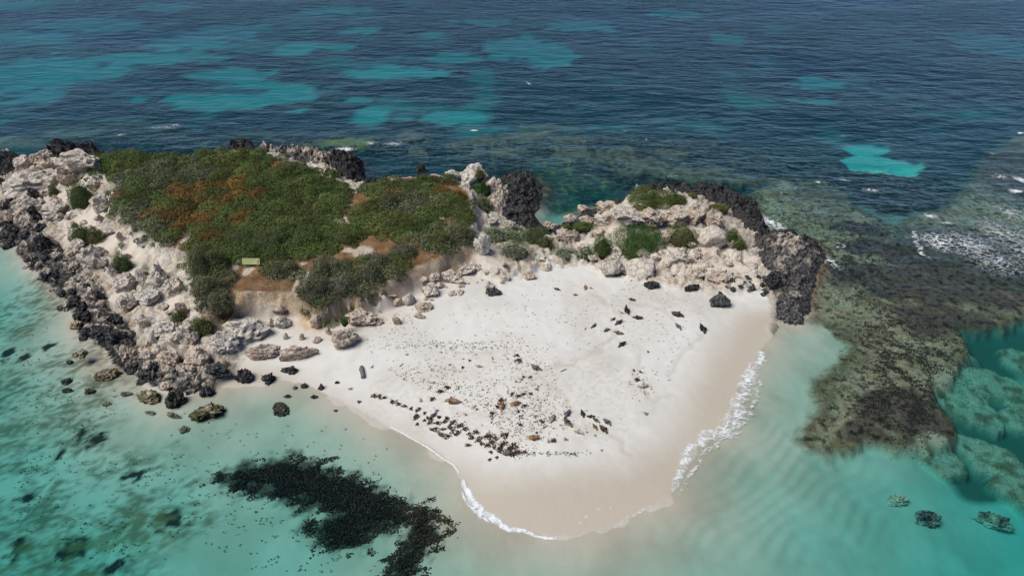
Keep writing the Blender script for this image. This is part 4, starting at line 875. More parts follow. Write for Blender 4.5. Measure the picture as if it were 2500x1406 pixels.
SHRUBS = [
 (203, 482, 62, 68, GREEN+LUSH, 'round dark green bush alone on the pale left slope', 1),
 (135, 471, 26, 26, GREEN, 'small green bush left of the round dark green bush', 1),
 (112, 452, 20, 18, GREEN+YELLOW, 'little bush above a white pointed rock on the left slope', 1),
 (202, 578, 52, 50, GREEN, 'left half of the twin green bush on the left slope', 1),
 (240, 580, 40, 46, GREEN+OLIVE, 'right half of the twin green bush on the left slope', 1),
 (183, 550, 16, 24, GREY, 'small grey twiggy plant above the twin bush', 1),
 (302, 646, 46, 56, GREEN+LUSH, 'dark green bush between cream boulders on the left slope', 1),
 (438, 774, 38, 66, GREEN+OLIVE, 'tall leaning bush at the left foot of the soil bank', 1),
 (498, 796, 52, 50, GREEN+OLIVE, 'round green bush with grey top below the soil bank', 1),
 (88, 443, 16, 10, OLIVE, 'tiny olive cushion on the broad cream boulder', 1),
 (276, 365, 18, 12, OLIVE, 'small olive tuft on the pale back edge', 1),
 (355, 668, 14, 12, GREEN+GREY+OLIVE, 'small dark tuft above the bright white slab', 1),
 (1560, 585, 118, 84, LUSH, 'large bright green lobed bush in the middle of the knoll', 4),
 (1470, 606, 46, 56, LUSH+GREEN, 'green bush left of the large bright green bush', 1),
 (1530, 622, 46, 26, YELLOW+LUSH, 'low yellow green skirt in front of the large bright green bush', 1),
 (1664, 580, 74, 64, OLIVE+YELLOW, 'olive yellow bush left of the big smooth cream boulder', 1),
 (1785, 580, 36, 44, YELLOW+LUSH, 'upper part of the green bush right of the smooth cream boulder', 1),
 (1803, 600, 32, 34, YELLOW+GREEN, 'lower part of the green bush right of the smooth cream boulder', 1),
 (1752, 520, 46, 26, OLIVE, 'thin green strip of bush on the tan boulder', 1),
 (1590, 483, 110, 50, YELLOW+GREEN+YELLOW, 'wide yellow green shrub capping the knoll', 3),
 (1648, 487, 52, 30, YELLOW+GREEN, 'right hand cap shrub on the knoll crest', 1),
 (1570, 510, 60, 30, OLIVE+YELLOW, 'hanging lower part of the knoll cap shrub', 1),
 (1690, 477, 22, 14, OLIVE, 'small olive tuft at right end of the knoll cap', 1),
 (1422, 562, 44, 24, YELLOW+LUSH, 'green cushion on the low tan rock', 1),
 (1382, 566, 20, 10, OLIVE, 'small olive cushion on the low tan rock', 1),
 (1468, 538, 22, 16, YELLOW+GREEN, 'green tuft on the cream boulder beside the ledge', 1),
 (845, 806, 20, 24, LUSH, 'green tuft growing on the lone tan boulder', 1),
 (812, 425, 32, 24, YELLOW+LUSH, 'bright green bush against the back crag', 1),
 (1172, 462, 48, 34, LUSH, 'bright green bush below the largest cream crag', 1),
 (1180, 500, 42, 60, GREEN+SILVER, 'green bush hanging down beside the scrub cliff', 1),
 (1172, 420, 24, 30, OLIVE, 'olive plants on top of the largest cream crag', 1),
 (1200, 570, 70, 40, SILVER, 'left silvery grass clump below the scrub cliff', 1),
 (1250, 575, 80, 48, SILVER+LUSH, 'middle silvery grass clump with green patches', 3),
 (1305, 575, 70, 50, LUSH+YELLOW, 'bright green clump at right end of the silvery grass', 1),
 (1252, 612, 84, 44, SILVER+GREY, 'lower silvery grass clump hanging over the slope', 1),
 (1330, 595, 34, 40, OLIVE+GREEN, 'olive clump beside the white slab', 1),
 (1380, 618, 56, 32, SILVER, 'silvery grass clump right of the white slab', 1),
 (1432, 620, 38, 34, SILVER+LUSH, 'green silvery clump left of the knoll bush', 1),
 # along the front edge of the scrub
 (500, 640, 86, 84, GREEN+GREY+OLIVE, 'large grey green bush at the left end of the front edge', 3),
 (505, 705, 66, 60, GREY+GREY+OLIVE+GREEN[:2], 'grey bush below the large grey green bush', 1),
 (545, 742, 56, 58, GREY+GREY+OLIVE+GREEN[:2], 'dark grey bush hanging over the left end of the soil bank', 1),
 (672, 656, 66, 46, GREEN+GREY+OLIVE, 'rounded bush right of the yellow sign', 1),
 (706, 656, 50, 42, GREY+GREY+OLIVE+GREEN[:2], 'grey bush beside the rounded bush near the sign', 1),
 (800, 650, 84, 62, GREY+GREY+OLIVE+GREEN[:2], 'large grey green bush above the middle of the bank', 3),
 (770, 705, 76, 70, GREY+GREY+OLIVE+GREEN[:2], 'grey bush hanging over the right end of the soil bank', 1),
 (835, 700, 64, 58, GREY, 'grey twiggy bush hanging on the bank', 1),
 (900, 668, 62, 58, GREY+GREY+OLIVE+GREEN[:2], 'dark bush at the edge of the brown clearing', 1),
 (925, 640, 56, 46, GREY+GREY+OLIVE+GREEN[:2], 'grey bush at front of the brown clearing', 1),
 (985, 612, 56, 40, GREY+GREY+OLIVE+GREEN[:2], 'low grey bush right of the brown clearing', 1),
 (1068, 588, 76, 56, OLIVE+GREEN, 'olive bush near the right corner of the scrub', 1),
 (1120, 575, 56, 56, OLIVE+GREY, 'grey olive bush at the right corner of the scrub', 1),
 (660, 585, 100, 66, GREEN+LUSH, 'large dark green mound behind the yellow sign', 1),
 (590, 580, 90, 58, GREEN, 'dark green mound left of the large dark green mound', 1),
 (750, 575, 84, 56, GREEN, 'dark green mound behind the brown strip', 1),
 (840, 575, 84, 44, GREEN+YELLOW, 'green mound left of the pale twin patches', 1),
]
for q in SHRUBS:
    lf = .22 if q[4] is SILVER or q[4][0] in SILVER else .15
    lift = 0.0
    nm = 'grass_clump' if 'grass' in q[5] else 'shrub'
    if q[5].startswith('green tuft growing'): lift = 1.5
    zb = 6.4 if 'on top of the largest cream crag' in q[5] else None
    if 'cushion' in q[5] or 'beside the ledge' in q[5] or 'on the tan boulder' in q[5]: lift = .8
    shrub(q[0], q[1], q[2], q[3], q[4], q[5], nm, lf, q[6], lift, 'grass clump' if nm == 'grass_clump' else 'shrub', .22 if nm == 'grass_clump' else .5, zb)

# the closed scrub of the plateau: one mass of low mounds
cr = np.random.default_rng(21)
bx = [p[0] for p in PLAT]; by = [p[1] for p in PLAT]
N0 = 5200
mx_ = cr.uniform(min(bx)-1.5, max(bx), N0); my_ = cr.uniform(min(by)-.5, max(by), N0)
din = sdf(mx_, my_, PLAT); bare = np.maximum(ell(mx_, my_, SOILP, 4.2, .75, 2.6, 85), ell(mx_, my_, PALEP, 4.2, .2, 1, 86))
thin = ell(mx_, my_, [(1020, 500, 150, 70), (420, 520, 70, 60), (640, 690, 110, 40), (1060, 600, 90, 30)], 4.3, .3, 3, 87)
ok = (din > .25-1.3*(mx_ < -14)*(cr.random(N0) > .4)) & (cr.random(N0) > bare*1.0) & (cr.random(N0) > thin*.3)
mx_, my_, din = mx_[ok], my_[ok], din[ok]
keep_i = []
Rm = (.55+1.45*cr.random(len(mx_))**2)*np.clip(.55+din*.25, .5, 1)
for i in np.argsort(-Rm):
    if len(keep_i) == 0 or np.all((mx_[keep_i]-mx_[i])**2+(my_[keep_i]-my_[i])**2 > (.34*(Rm[keep_i]+Rm[i]))**2): keep_i.append(i)
mx_, my_, Rm = mx_[keep_i], my_[keep_i], Rm[keep_i]
VV, FF, CC, off = [], [], [], 0
zz_ = terr(mx_, my_)
rust = ell(mx_, my_, [(430, 500, 62, 36), (490, 585, 50, 26), (560, 480, 40, 24), (630, 492, 16, 9), (600, 540, 20, 12), (330, 480, 34, 12), (440, 600, 26, 22), (1110, 470, 40, 20), (470, 545, 50, 24), (960, 480, 20, 8)], 4.6, .35, 2, 88)
gry = ell(mx_, my_, [(310, 530, 46, 44), (360, 560, 46, 34), (400, 610, 40, 40), (300, 470, 40, 30), (500, 700, 60, 60), (780, 690, 90, 60), (900, 670, 70, 50), (420, 440, 90, 26), (1080, 590, 70, 34), (690, 670, 60, 36), (1000, 500, 60, 20)], 4.6, .35, 2, 89)
yel = ell(mx_, my_, [(620, 385, 110, 22), (950, 520, 90, 50), (1000, 450, 90, 18), (760, 520, 60, 30), (720, 560, 60, 20), (560, 560, 40, 20), (330, 385, 80, 14), (560, 440, 60, 20)], 4.8, .4, 3, 90)
rsel = cr.random(len(mx_))
leafN = 0
for i in range(len(mx_)):
    R = Rm[i]; Rz = R*cr.uniform(.42, .78)
    pal = RUST if rsel[i] < rust[i]*.75 else (GREY+GREEN if rsel[i] < .15+gry[i]*.8 and gry[i] > .1 else (YELLOW+GREEN+OLIVE if rsel[i] < .22+yel[i]*.6 else GREEN+GREEN+YELLOW[:1]))
    n = int(430*R*R)+40
    P, Nn, d = dome_points(n, R, Rz, cr)
    jt = cr.uniform(.58, 1.45)
    V_, F_, c_ = leaves(P+np.array([mx_[i], my_[i], zz_[i]-.05]), Nn, .19, pick(pal, n, cr)*jt, cr, .55)
    VV.append(V_); FF.append(F_+off); CC.append(c_); off += len(V_)
# sparse low sprigs over the bare soil
n = 22000; sx = cr.uniform(min(bx), max(bx), n); sy = cr.uniform(min(by), max(by), n)
ok = (sdf(sx, sy, PLAT) > .1) & (ell(sx, sy, PALEP, 4.2, .3, 1, 86) < .3) & (fbm2(sx, sy, 1.2, 3, 91) > -.35); sx, sy = sx[ok], sy[ok]
c_in = np.where((fbm2(sx, sy, 3, 3, 92) > -.1)[:, None], pick(RUST, len(sx), cr), pick(GREEN+GREY+OLIVE, len(sx), cr))
V_, F_, c_ = leaves(np.stack([sx, sy, terr(sx, sy)+.06], 1), np.tile([0, 0, 1.], (len(sx), 1)), .17, c_in, cr, .5)
VV.append(V_); FF.append(F_+off); CC.append(c_); off += len(V_)
# bare grey twigs standing out of it
n = 26000; tx_ = cr.uniform(min(bx)-1, max(bx), n); ty_ = cr.uniform(min(by)-.5, max(by), n)
gk = ell(tx_, ty_, [(310, 530, 60, 60), (380, 590, 70, 50), (300, 470, 50, 40), (500, 700, 70, 70), (780, 690, 110, 70), (900, 670, 80, 60), (420, 440, 120, 36), (1080, 590, 90, 44), (690, 670, 70, 46), (1000, 500, 80, 30)], 4.6, .35, 2, 89)
ok = (sdf(tx_, ty_, PLAT) > -.7) & (cr.random(n) < .12+.8*gk); tx_, ty_ = tx_[ok], ty_[ok]; n = len(tx_)
P = np.stack([tx_, ty_, terr(tx_, ty_)+cr.uniform(.25, .75, n)], 1)
V_, F_, c_ = leaves(P, cr.normal(size=(n, 3)), .55, pick([(.26, .235, .20), (.20, .18, .15), (.32, .29, .25)], n, cr), cr, .10)
VV.append(V_); FF.append(F_+off); CC.append(c_); off += len(V_)
me = mesh_from("low_scrub", np.concatenate(VV), np.concatenate(FF), LEAF, {'Col': np.concatenate(CC)}, smooth=False)
link("low_scrub", me, kind='stuff', label='closed low green and rust coloured scrub covering the island top', category='scrub')


# ------------------------------------------------------------------ sea lions
FUR = attr_mat("sea_lion_fur", .55, .35, .18, 6)
def smin_col(a, b, t): return np.array(a)*(1-t)[:, None]+np.array(b)*t[:, None]
def sea_lion_mesh(L, fat, bend, headup, roll, coat, belly, face, seed):
    """one skin grown over spine and flippers; nose at +x, length L"""
    r = random.Random(seed); k = L/2.0; b = 0.25*fat*k; fat = fat*1.25
    sp = [(1.0, .05, .055), (.90, .07, .095), (.78, .08, .115), (.60, .02, .16), (.38, 0, .235), (.10, 0, .25), (-.20, 0, .215), (-.48, -.02, .15), (-.70, -.05, .085), (-.80, -.07, .06)]
    vs, rad, ed = [], [], []
    for i, (x, z, q) in enumerate(sp):
        cx = x; cy_ = bend*(x*x-.25)*.8
        zz = z+.23+headup*max(0, x-.35)**1.3*1.1
        vs.append((cx*k, cy_*k, zz*k)); rad.append(q*fat*k if i > 2 else q*k)
        if i: ed.append((i-1, i))
    def limb(root, pts):
        p = root
        for q in pts:
            vs.append((q[0]*k, q[1]*k, max(q[2], .04)*k)); rad.append(q[3]*k); ed.append((p, len(vs)-1)); p = len(vs)-1
    sw = r.uniform(-.12, .12)
    for s in (-1, 1):
        y0 = bend*(.4*.4-.25)*.8
        limb(4, [(.36, y0+s*.23, .12, .06), (.20+sw, y0+s*.34, .06, .045), (-.02+sw*1.5, y0+s*.41, .04, .030)])
        yb = bend*(.64-.25)*.8
        limb(8, [(-.86, yb+s*.10, .08, .05), (-1.0, yb+s*(.17+.05*r.random()), .05, .045)])
    me = bpy.data.meshes.new("sea_lion"); me.from_pydata(vs, ed, [])
    o = bpy.data.objects.new("tmp", me); COL.objects.link(o)
    m = o.modifiers.new("s", 'SKIN'); m.use_smooth_shade = True
    sk = me.skin_vertices[0].data
    for i, q in enumerate(rad): sk[i].radius = (q, q); sk[i].use_root = (i == 5)
    o.modifiers.new("u", 'SUBSURF').levels = 2
    dg = bpy.context.evaluated_depsgraph_get(); dg.update()
    em = bpy.data.meshes.new_from_object(o.evaluated_get(dg)); bpy.data.objects.remove(o); bpy.data.meshes.remove(me)
    n = len(em.vertices); P = np.empty(n*3, np.float32); em.vertices.foreach_get("co", P); P = P.reshape(-1, 3)
    z = P[:, 2]/k; x = P[:, 0]/k; yy = P[:, 1]/k-bend*(x*x-.25)*.8
    t = sstep(.20, .10, z+.04*np.sin(x*9)); flip = sstep(.24, .32, np.abs(yy)); tail = sstep(-.78, -.9, x)
    c = smin_col(coat, belly, t); fc = sstep(.72, .86, x+(.25-z)*.25); c = c*(1-fc)[:, None]+np.array(face)*fc[:, None]
    c = c*(1-np.maximum(flip, tail))[:, None]+np.array(coat)*.45*np.maximum(flip, tail)[:, None]
    c = c*(1-sstep(.95, 1.02, x))[:, None]+np.array((.03, .025, .022))*sstep(.95, 1.02, x)[:, None]
    ca = em.color_attributes.new("Col", 'FLOAT_COLOR', 'POINT'); cc = np.ones((n, 4), np.float32); cc[:, :3] = c; ca.data.foreach_set("color", cc.ravel())
    if roll:
        q = P.copy(); cr_, sr = math.cos(roll), math.sin(roll); zc = .2*k
        q[:, 1] = P[:, 1]*cr_-(P[:, 2]-zc)*sr; q[:, 2] = P[:, 1]*sr+(P[:, 2]-zc)*cr_+zc; q[:, 2] -= q[:, 2].min(); em.vertices.foreach_set("co", q.ravel())
    em.materials.clear(); em.materials.append(FUR); em.update(); return em
SLATE = (.105, .105, .115); DGREY = (.060, .056, .052); BLACKB = (.022, .018, .016); BROWN = (.075, .048, .032); TAN = (.30, .185, .115); GINGER = (.33, .155, .06); CREAM = (.62, .52, .40); PALE = (.42, .40, .35); OLIV = (.13, .115, .085)
# head x, y, tail x, y, fatness, bend, head lift, roll, coat, belly, label
LIONS = [
 (1351, 706, 1370, 711, 1.0, .3, .3, 0, DGREY, PALE, 'grey sea lion highest up the beach, left of the tan pair'),
 (1398, 722, 1410, 721, 1.1, .2, .2, .3, TAN, CREAM, 'small tan sea lion pup below the tan pair'),
 (1429, 698, 1429, 711, 1.1, .1, .1, 0, GINGER, TAN, 'ginger sea lion pup of the pair near the large rounded boulders'),
 (1436, 704, 1449, 706, 1.0, .4, .1, .8, CREAM, CREAM, 'pale cream sea lion pup touching the ginger one'),
 (1552, 736, 1532, 729, 1.1, .4, .2, 0, DGREY, PALE, 'dark grey sea lion lying apart above the upright black bull'),
 (1526, 752, 1535, 770, 1.35, -.2, .9, 0, BLACKB, DGREY, 'black bull sea lion sitting upright with raised head'),
 (1512, 764, 1526, 768, .9, .1, .1, .5, GINGER, CREAM, 'reddish sea lion lying against the upright black bull'),
 (1571, 780, 1542, 775, 1.1, .1, .1, 0, BROWN, BROWN, 'brown sea lion lying right of the upright black bull'),
 (1503, 777, 1490, 784, 1.0, .2, .2, 0, DGREY, OLIV, 'small dark sea lion below the upright black bull'),
 (1520, 785, 1500, 795, 1.1, -.1, .3, 0, DGREY, OLIV, 'dark sea lion with spread flippers in the beach group'),
 (1456, 792, 1442, 802, .9, .1, .2, 0, DGREY, OLIV, 'small dark sea lion at left end of the upper group'),
 (1472, 812, 1490, 803, 1.1, .2, .1, 0, OLIV, PALE, 'olive grey sea lion left of the brown grey one'),
 (1523, 818, 1497, 811, 1.1, .2, .1, 0, OLIV, PALE, 'brown grey sea lion at the lower end of the upper group'),
 (1528, 838, 1508, 849, 1.1, -.2, .3, 0, BLACKB, DGREY, 'blackish sea lion alone below the upper group'),
 (1636, 766, 1671, 775, 1.3, .1, .2, 0, BROWN, BROWN, 'big dark brown bull with pale head lying on the right sand'),
 (1648, 792, 1664, 808, 1.0, .1, .2, 0, SLATE, PALE, 'grey sea lion below the big dark brown bull'),
 (1709, 796, 1722, 817, 1.35, .2, .5, 0, BLACKB, BLACKB, 'black bull walking nearest the right waterline'),
 (1294, 894, 1324, 906, 1.15, -.3, .2, 0, OLIV, PALE, 'olive grey sea lion alone in the middle of the beach'),
 (1584, 943, 1556, 948, 1.0, .3, .1, .9, PALE, CREAM, 'pale sea lion lying alone on the right side of the beach'),
 (1125, 986, 1085, 979, 1.3, .1, .1, 0, TAN, TAN, 'large tan sea lion among seaweed left of the ginger ones'),
 (1160, 897, 1179, 896, 1.0, .5, .1, .9, PALE, CREAM, 'pale grey sea lion pup above the large tan one'),
 (1228, 985, 1222, 1008, 1.1, .1, .1, .9, GINGER, CREAM, 'reddish and cream sea lion beside the ginger one'),
 (1244, 993, 1272, 984, 1.1, -.2, .1, .6, GINGER, PALE, 'ginger sea lion lying between seaweed clumps'),
 (1067, 1008, 1046, 1025, 1.0, .1, .1, 0, SLATE, PALE, 'slate grey sea lion at the left end of the seaweed bank'),
 (1112, 1026, 1094, 1042, 1.0, 0, .1, 0, SLATE, SLATE, 'slate grey sea lion lying on the thick seaweed bank'),
 (1092, 1047, 1070, 1050, 1.0, .1, .05, 0, OLIV, PALE, 'olive sea lion half hidden in the thick seaweed bank'),
 (1223, 1080, 1211, 1104, 1.0, .1, .1, .8, CREAM, CREAM, 'cream sea lion stretched on the lower seaweed'),
 (1223, 1112, 1256, 1106, 1.1, -.1, .1, 0, SLATE, SLATE, 'slate grey sea lion lowest on the beach by seaweed'),
 (1319, 1070, 1286, 1076, 1.1, .3, .1, .7, GINGER, CREAM, 'ginger sea lion with cream side on clean sand'),
 (1354, 1013, 1343, 1035, 1.25, .05, .05, 0, (.27, .265, .21), PALE, 'pale green grey sea lion at left of the huddled group'),
 (1392, 1003, 1378, 1023, 1.2, -.2, .2, 0, SLATE, PALE, 'slate grey sea lion at top left of the huddled group'),
 (1373, 1024, 1397, 1046, 1.0, -.2, .2, .5, DGREY, CREAM, 'dark sea lion with white face in the huddled group'),
 (1394, 1050, 1425, 1062, 1.05, -.1, .1, .8, CREAM, CREAM, 'cream sea lion lying at the bottom of the huddled group'),
 (1419, 1001, 1426, 1022, 1.1, .1, .1, 0, BLACKB, DGREY, 'black sea lion pointing away in the huddled group'),
 (1431, 1019, 1455, 1017, 1.05, -.2, .1, 0, BLACKB, PALE, 'black sea lion lying across the top of the huddled group'),
 (1444, 1022, 1464, 1035, 1.0, -.2, .2, .5, DGREY, CREAM, 'white faced sea lion in the middle of the huddled group'),
 (1472, 1023, 1493, 1041, 1.25, .25, .2, 0, SLATE, PALE, 'large slate grey sea lion at right end of the huddled group'),
 (1446, 1037, 1458, 1053, 1.05, .2, .2, .3, OLIV, CREAM, 'grey brown sea lion below the white faced one'),
 (1463, 1040, 1484, 1060, 1.3, .2, .3, 0, BROWN, DGREY, 'big dark brown sea lion at lower right of the huddled group'),
]
for i, (hx, hy, tx, ty, fat, bend, hu, roll, coat, belly, lab) in enumerate(LIONS):
    x0, y0, z0 = on_ground(hx, hy); x1, y1, z1 = on_ground(tx, ty)
    L = float(np.hypot(x0-x1, y0-y1))*.98; L = min(max(L, .75), 2.5)
    face = belly if ('white face' in lab or 'pale head' in lab) else np.array(coat)*1.1
    if 'pale head' in lab: face = (.34, .25, .16)
    me = sea_lion_mesh(L, fat, bend, hu, roll, coat, belly, face, i)
    o = link("sea_lion", me, label=lab, category='sea lion', group='sea lions resting on the beach')
    o.location = (float(x0+x1)/2, float(y0+y1)/2, float(terr((x0+x1)/2, (y0+y1)/2))-.03); o.rotation_euler = (0, 0, math.atan2(float(y0-y1), float(x0-x1)))

# ------------------------------------------------------------------ washed up seaweed
WRACK = [(.075, .042, .028), (.110, .062, .036), (.050, .032, .024), (.150, .085, .048)]
WGREY = [(.110, .098, .080), (.080, .068, .056), (.150, .130, .105)]
def weed_mesh(w, d, n, pal, r, leaf=.16, hgt=.14):
    a = r.uniform(0, 2*np.pi, n); q = np.sqrt(r.random(n))*(1+.35*np.sin(a*3+r.uniform(0, 6))+.2*np.sin(a*5+r.uniform(0, 6)))*.7
    P = np.stack([np.cos(a)*q*w/2, np.sin(a)*q*d/2, .02+hgt*r.random(n)*np.clip(1.1-q, .1, 1)], 1)
    Nn = np.tile([0, 0, 1.], (n, 1))+r.normal(size=(n, 3))*.3
    V_, F_, c = leaves(P, Nn, leaf, pick(pal, n, r), r, .42)
    V_[:, 2] = np.maximum(V_[:, 2], .006); return mesh_from("seaweed", V_, F_, LEAF, {'Col': c}, smooth=False)
CL = """1094 947 18|1076 957 16|1189 989 14|1224 980 24|1216 994 18|1281 992 16|1164 1000 13|1201 1009 15|1201 1019 15|1265 1007 11|1272 1019 15|1091 1021 12|1072 1019 12|1137 1013 12|1066 1004 14|1068 1034 22|1102 1048 26|1079 1061 26|1122 1040 20|1135 1049 18|1118 1056 16|1152 1069 20|1168 1075 22|1162 1056 20|1176 1084 15|1143 1088 17|1195 1065 26|1201 1081 22|1233 1083 26|1233 1063 26|1253 1090 24|1266 1106 22|1253 1110 24|1222 1101 14|1198 1105 13|1213 1118 11|1196 1122 10|1190 1089 18|1351 1076 18|1339 1079 12|1381 1074 14|1324 1030 14|1270 1038 14|1310 1058 13|1308 1017 12|1401 1109 12|1281 1105 11|1469 1100 8|1433 1055 7|1453 1064 9|1576 1010 13|1267 881 26|1262 869 14|1273 927 13|1294 921 12|1260 932 11|1278 921 10|1311 951 14|1296 962 10|1278 963 14|1265 967 16|1250 963 14|1130 899 12|1099 891 8|1203 876 8|1147 881 8|1132 877 7|1239 877 8|1092 946 14|1075 957 14|1119 950 8|1060 934 10|1055 974 16|1028 978 14|914 967 18|927 969 18|938 971 16|958 982 18|973 987 18|968 980 12|988 992 14|1004 998 12|1019 1003 14|1024 998 12|1017 1017 20|1014 1022 14|1036 1027 12|1037 1009 13|1050 1033 16|1019 1037 12|1073 1019 9|1091 1021 12|877 981 12|909 896 11|994 867 8|857 951 12|1582 860 8|1556 927 14|1547 905 8|1555 930 12|1564 909 10|1086 1030 20|1060 1048 20|1112 1062 14|1094 1066 16|1210 1072 20|1220 1090 22|1244 1096 18|1186 1066 16|1206 1094 14|1145 1060 14|1052 1024 14|1044 1020 12"""
wr = np.random.default_rng(44); WM = [weed_mesh(1, .9, 110, WRACK, wr, .17, .10) for k in range(6)]+[weed_mesh(1, .9, 60, WGREY, wr, .15, .06) for k in range(3)]
wrr = random.Random(3)
LIONP = [((a[0]+a[2])/2, (a[1]+a[3])/2, a[10]) for a in LIONS]
for k, t in enumerate(CL.split('|')):
    px, py, w = map(float, t.split()); x, y, z = on_ground(px, py); s, sn = scale_at(py, 1.0)
    thick = 1010 < px < 1290 and py > 1000+(px-1040)*.3
    me = wrr.choice(WM[:6] if thick or w >= 16 or wrr.random() < .55 else WM[6:])
    q = min(LIONP, key=lambda a: (a[0]-px)**2+(a[1]-py)**2); dx, dy = px-q[0], py-q[1]
    lab = ' '.join((('thick' if w >= 20 else 'middle sized' if w >= 13 else 'small')+(' brown' if me in WM[:6] else ' grey')+' seaweed clump '+(('right of' if dx > 0 else 'left of') if abs(dx) > abs(dy) else ('below' if dy > 0 else 'above'))+' the '+short(q[2])).split()[:16])
    o = link("seaweed_clump", me, label=lab, category='seaweed', group='seaweed clumps washed up on the beach')
    o.location = (float(x), float(y), float(z)); o.scale = (w*s*1.25*wrr.uniform(.9, 1.35), w*s*1.25*wrr.uniform(.7, 1.0), 1.0); o.rotation_euler = (0, 0, wrr.uniform(0, 6.28))
# scattered scraps
zones = [(1120, 845, 190, 14, 260), (1060, 900, 170, 60, 170), (1000, 930, 160, 30, 170), (1150, 985, 180, 50, 420), (1240, 1030, 150, 50, 330), (960, 985, 120, 20, 150), (1300, 960, 60, 50, 90), (1340, 1030, 60, 40, 60), (1330, 1108, 110, 6, 90), (960, 800, 90, 40, 90), (1560, 930, 40, 40, 60),
         (1500, 780, 260, 90, 80), (1250, 780, 260, 80, 110), (1640, 830, 60, 110, 40), (1560, 700, 90, 20, 40), (1180, 1070, 110, 40, 240), (1270, 885, 70, 30, 90)]
pp = []
for (cx, cy_, rx, ry, n) in zones:
    g = wr.normal(size=(n, 2))*.55; pp.append(np.stack([cx+g[:, 0]*rx, cy_+g[:, 1]*ry], 1))
pp = np.concatenate(pp); x, y, z = on_ground(pp[:, 0], pp[:, 1]); ok = z > .45; x, y, z = x[ok], y[ok], z[ok]
tl = np.array([(905, 962), (940, 975), (985, 992), (1020, 1012), (1070, 1038), (1120, 1052), (1170, 1072), (1215, 1085), (1262, 1108)], float); u_ = wr.uniform(0, 8, 2600); k_ = np.minimum(u_.astype(int), 7); f_ = (u_-k_)[:, None]
ln = tl[k_]*(1-f_)+tl[k_+1]*f_; sp_ = np.interp(u_, [0, 2, 4, 6, 8], [5, 9, 13, 16, 12])[:, None]; ln = ln+wr.normal(size=ln.shape)*sp_*np.array([1.1, .75]); x5, y5, z5 = on_ground(ln[:, 0], ln[:, 1]); ok = (z5 > .3) & (fbm2(x5, y5, 1.5, 3, 3) > -.12)
lx, ly = x5[ok], y5[ok]; lz = terr(lx, ly)+.03+.10*wr.random(len(lx)); LV, LF, LC = leaves(np.stack([lx, ly, lz], 1), np.tile([0, 0, 1.], (len(lx), 1)), .20, pick(WRACK, len(lx), wr), wr, .4)
LV[:, 2] = np.maximum(LV[:, 2], terr(LV[:, 0], LV[:, 1])+.01)
m_ = 3; cx_ = np.repeat(x, m_)+wr.normal(size=len(x)*m_)*.07; cy2 = np.repeat(y, m_)+wr.normal(size=len(x)*m_)*.05
P = np.stack([cx_, cy2, terr(cx_, cy2)+.03], 1); V_, F_, c_ = leaves(P, np.tile([0, 0, 1.], (len(P), 1)), .15, pick(WRACK+WGREY+WGREY, len(P), wr), wr, .4)
V_[:, 2] = np.maximum(V_[:, 2], terr(V_[:, 0], V_[:, 1])+.01)
V_, F_, c_ = np.concatenate([V_, LV]), np.concatenate([F_, LF+len(V_)]), np.concatenate([c_, LC])
link("seaweed_scraps", mesh_from("seaweed_scraps", V_, F_, LEAF, {'Col': c_}, smooth=False), kind='stuff', label='small scraps of dry seaweed strewn over the sand', category='seaweed')

# ------------------------------------------------------------------ drowned weed bank off the beach
n = 260000; br = np.random.default_rng(8)
bxx = [p[0] for p in BED]; byy = [p[1] for p in BED]
x = br.uniform(min(bxx)-6, max(bxx)+3, n); y = br.uniform(min(byy)-4, max(byy)+4, n)
d = sdf(x, y, BED)+1.0*fbm2(x, y, 2.2, 4, 5); st_ = fbm2(x*.8+y*.25, y*1.5-x*.5, 1.3, 4, 7)
west = sstep(-8, -24, x)
dens = sstep(-.5, 1.9, d+1.8*st_-west*.9+.35)
ok = br.random(n) < dens; x, y = x[ok], y[ok]; z = terr(x, y)+.04+.26*br.random(len(x))*np.clip(d[ok], 0, 1); z = np.minimum(z, -.06)
V_, F_, c_ = leaves(np.stack([x, y, z], 1), np.tile([0, 0, 1.], (len(x), 1)), .23, pick([(.020, .016, .012), (.032, .024, .014), (.016, .014, .012), (.070, .054, .026)], len(x), br)*(1+1.2*sstep(1.2, 0, d[ok]))[:, None], br, .5)
V_[:, 2] = np.minimum(V_[:, 2], -.03)
c_ = c_*.8
link("drowned_seaweed", mesh_from("drowned_seaweed", V_, F_, LEAF, {'Col': c_}, smooth=False), kind='stuff', label='dark bank of drowned seaweed in the clear shallows off the beach', category='seaweed')
# dark tufts growing on the reef flat, and weed tufts on the sea floor
def tufts(name, zone, n, size, pal, label, zz, seed, streak=1.0, thr=0.0, per=4):
    r = np.random.default_rng(seed); pts = []
    for (cx, cy_, rx, ry, k) in zone:
        g = r.normal(size=(int(n*k), 2))*.6; pts.append(np.stack([cx+g[:, 0]*rx, cy_+g[:, 1]*ry], 1))
    p = np.concatenate(pts); x, y = at(p[:, 0], p[:, 1], zz); h = terr(x, y)
    ok = (h < -.08) & (fbm2(x, y*streak, 2.0, 3, seed) > thr); x, y, h = x[ok], y[ok], h[ok]
    X_ = np.repeat(x, per)+r.normal(size=len(x)*per)*size*.55; Y_ = np.repeat(y, per)+r.normal(size=len(x)*per)*size*.35
    Z_ = np.minimum(terr(X_, Y_)+.03+.08*r.random(len(X_)), -.02)
    V_, F_, c_ = leaves(np.stack([X_, Y_, Z_], 1), np.tile([0, 0, 1.], (len(X_), 1)), size, pick(pal, len(X_), r), r, .55)
    V_[:, 2] = np.minimum(V_[:, 2], -.015)
    link(name, mesh_from(name, V_, F_, LEAF, {'Col': c_}, smooth=False), kind='stuff', label=label, category='seaweed')
DK = [(.045, .040, .030), (.070, .060, .042), (.032, .030, .024)]
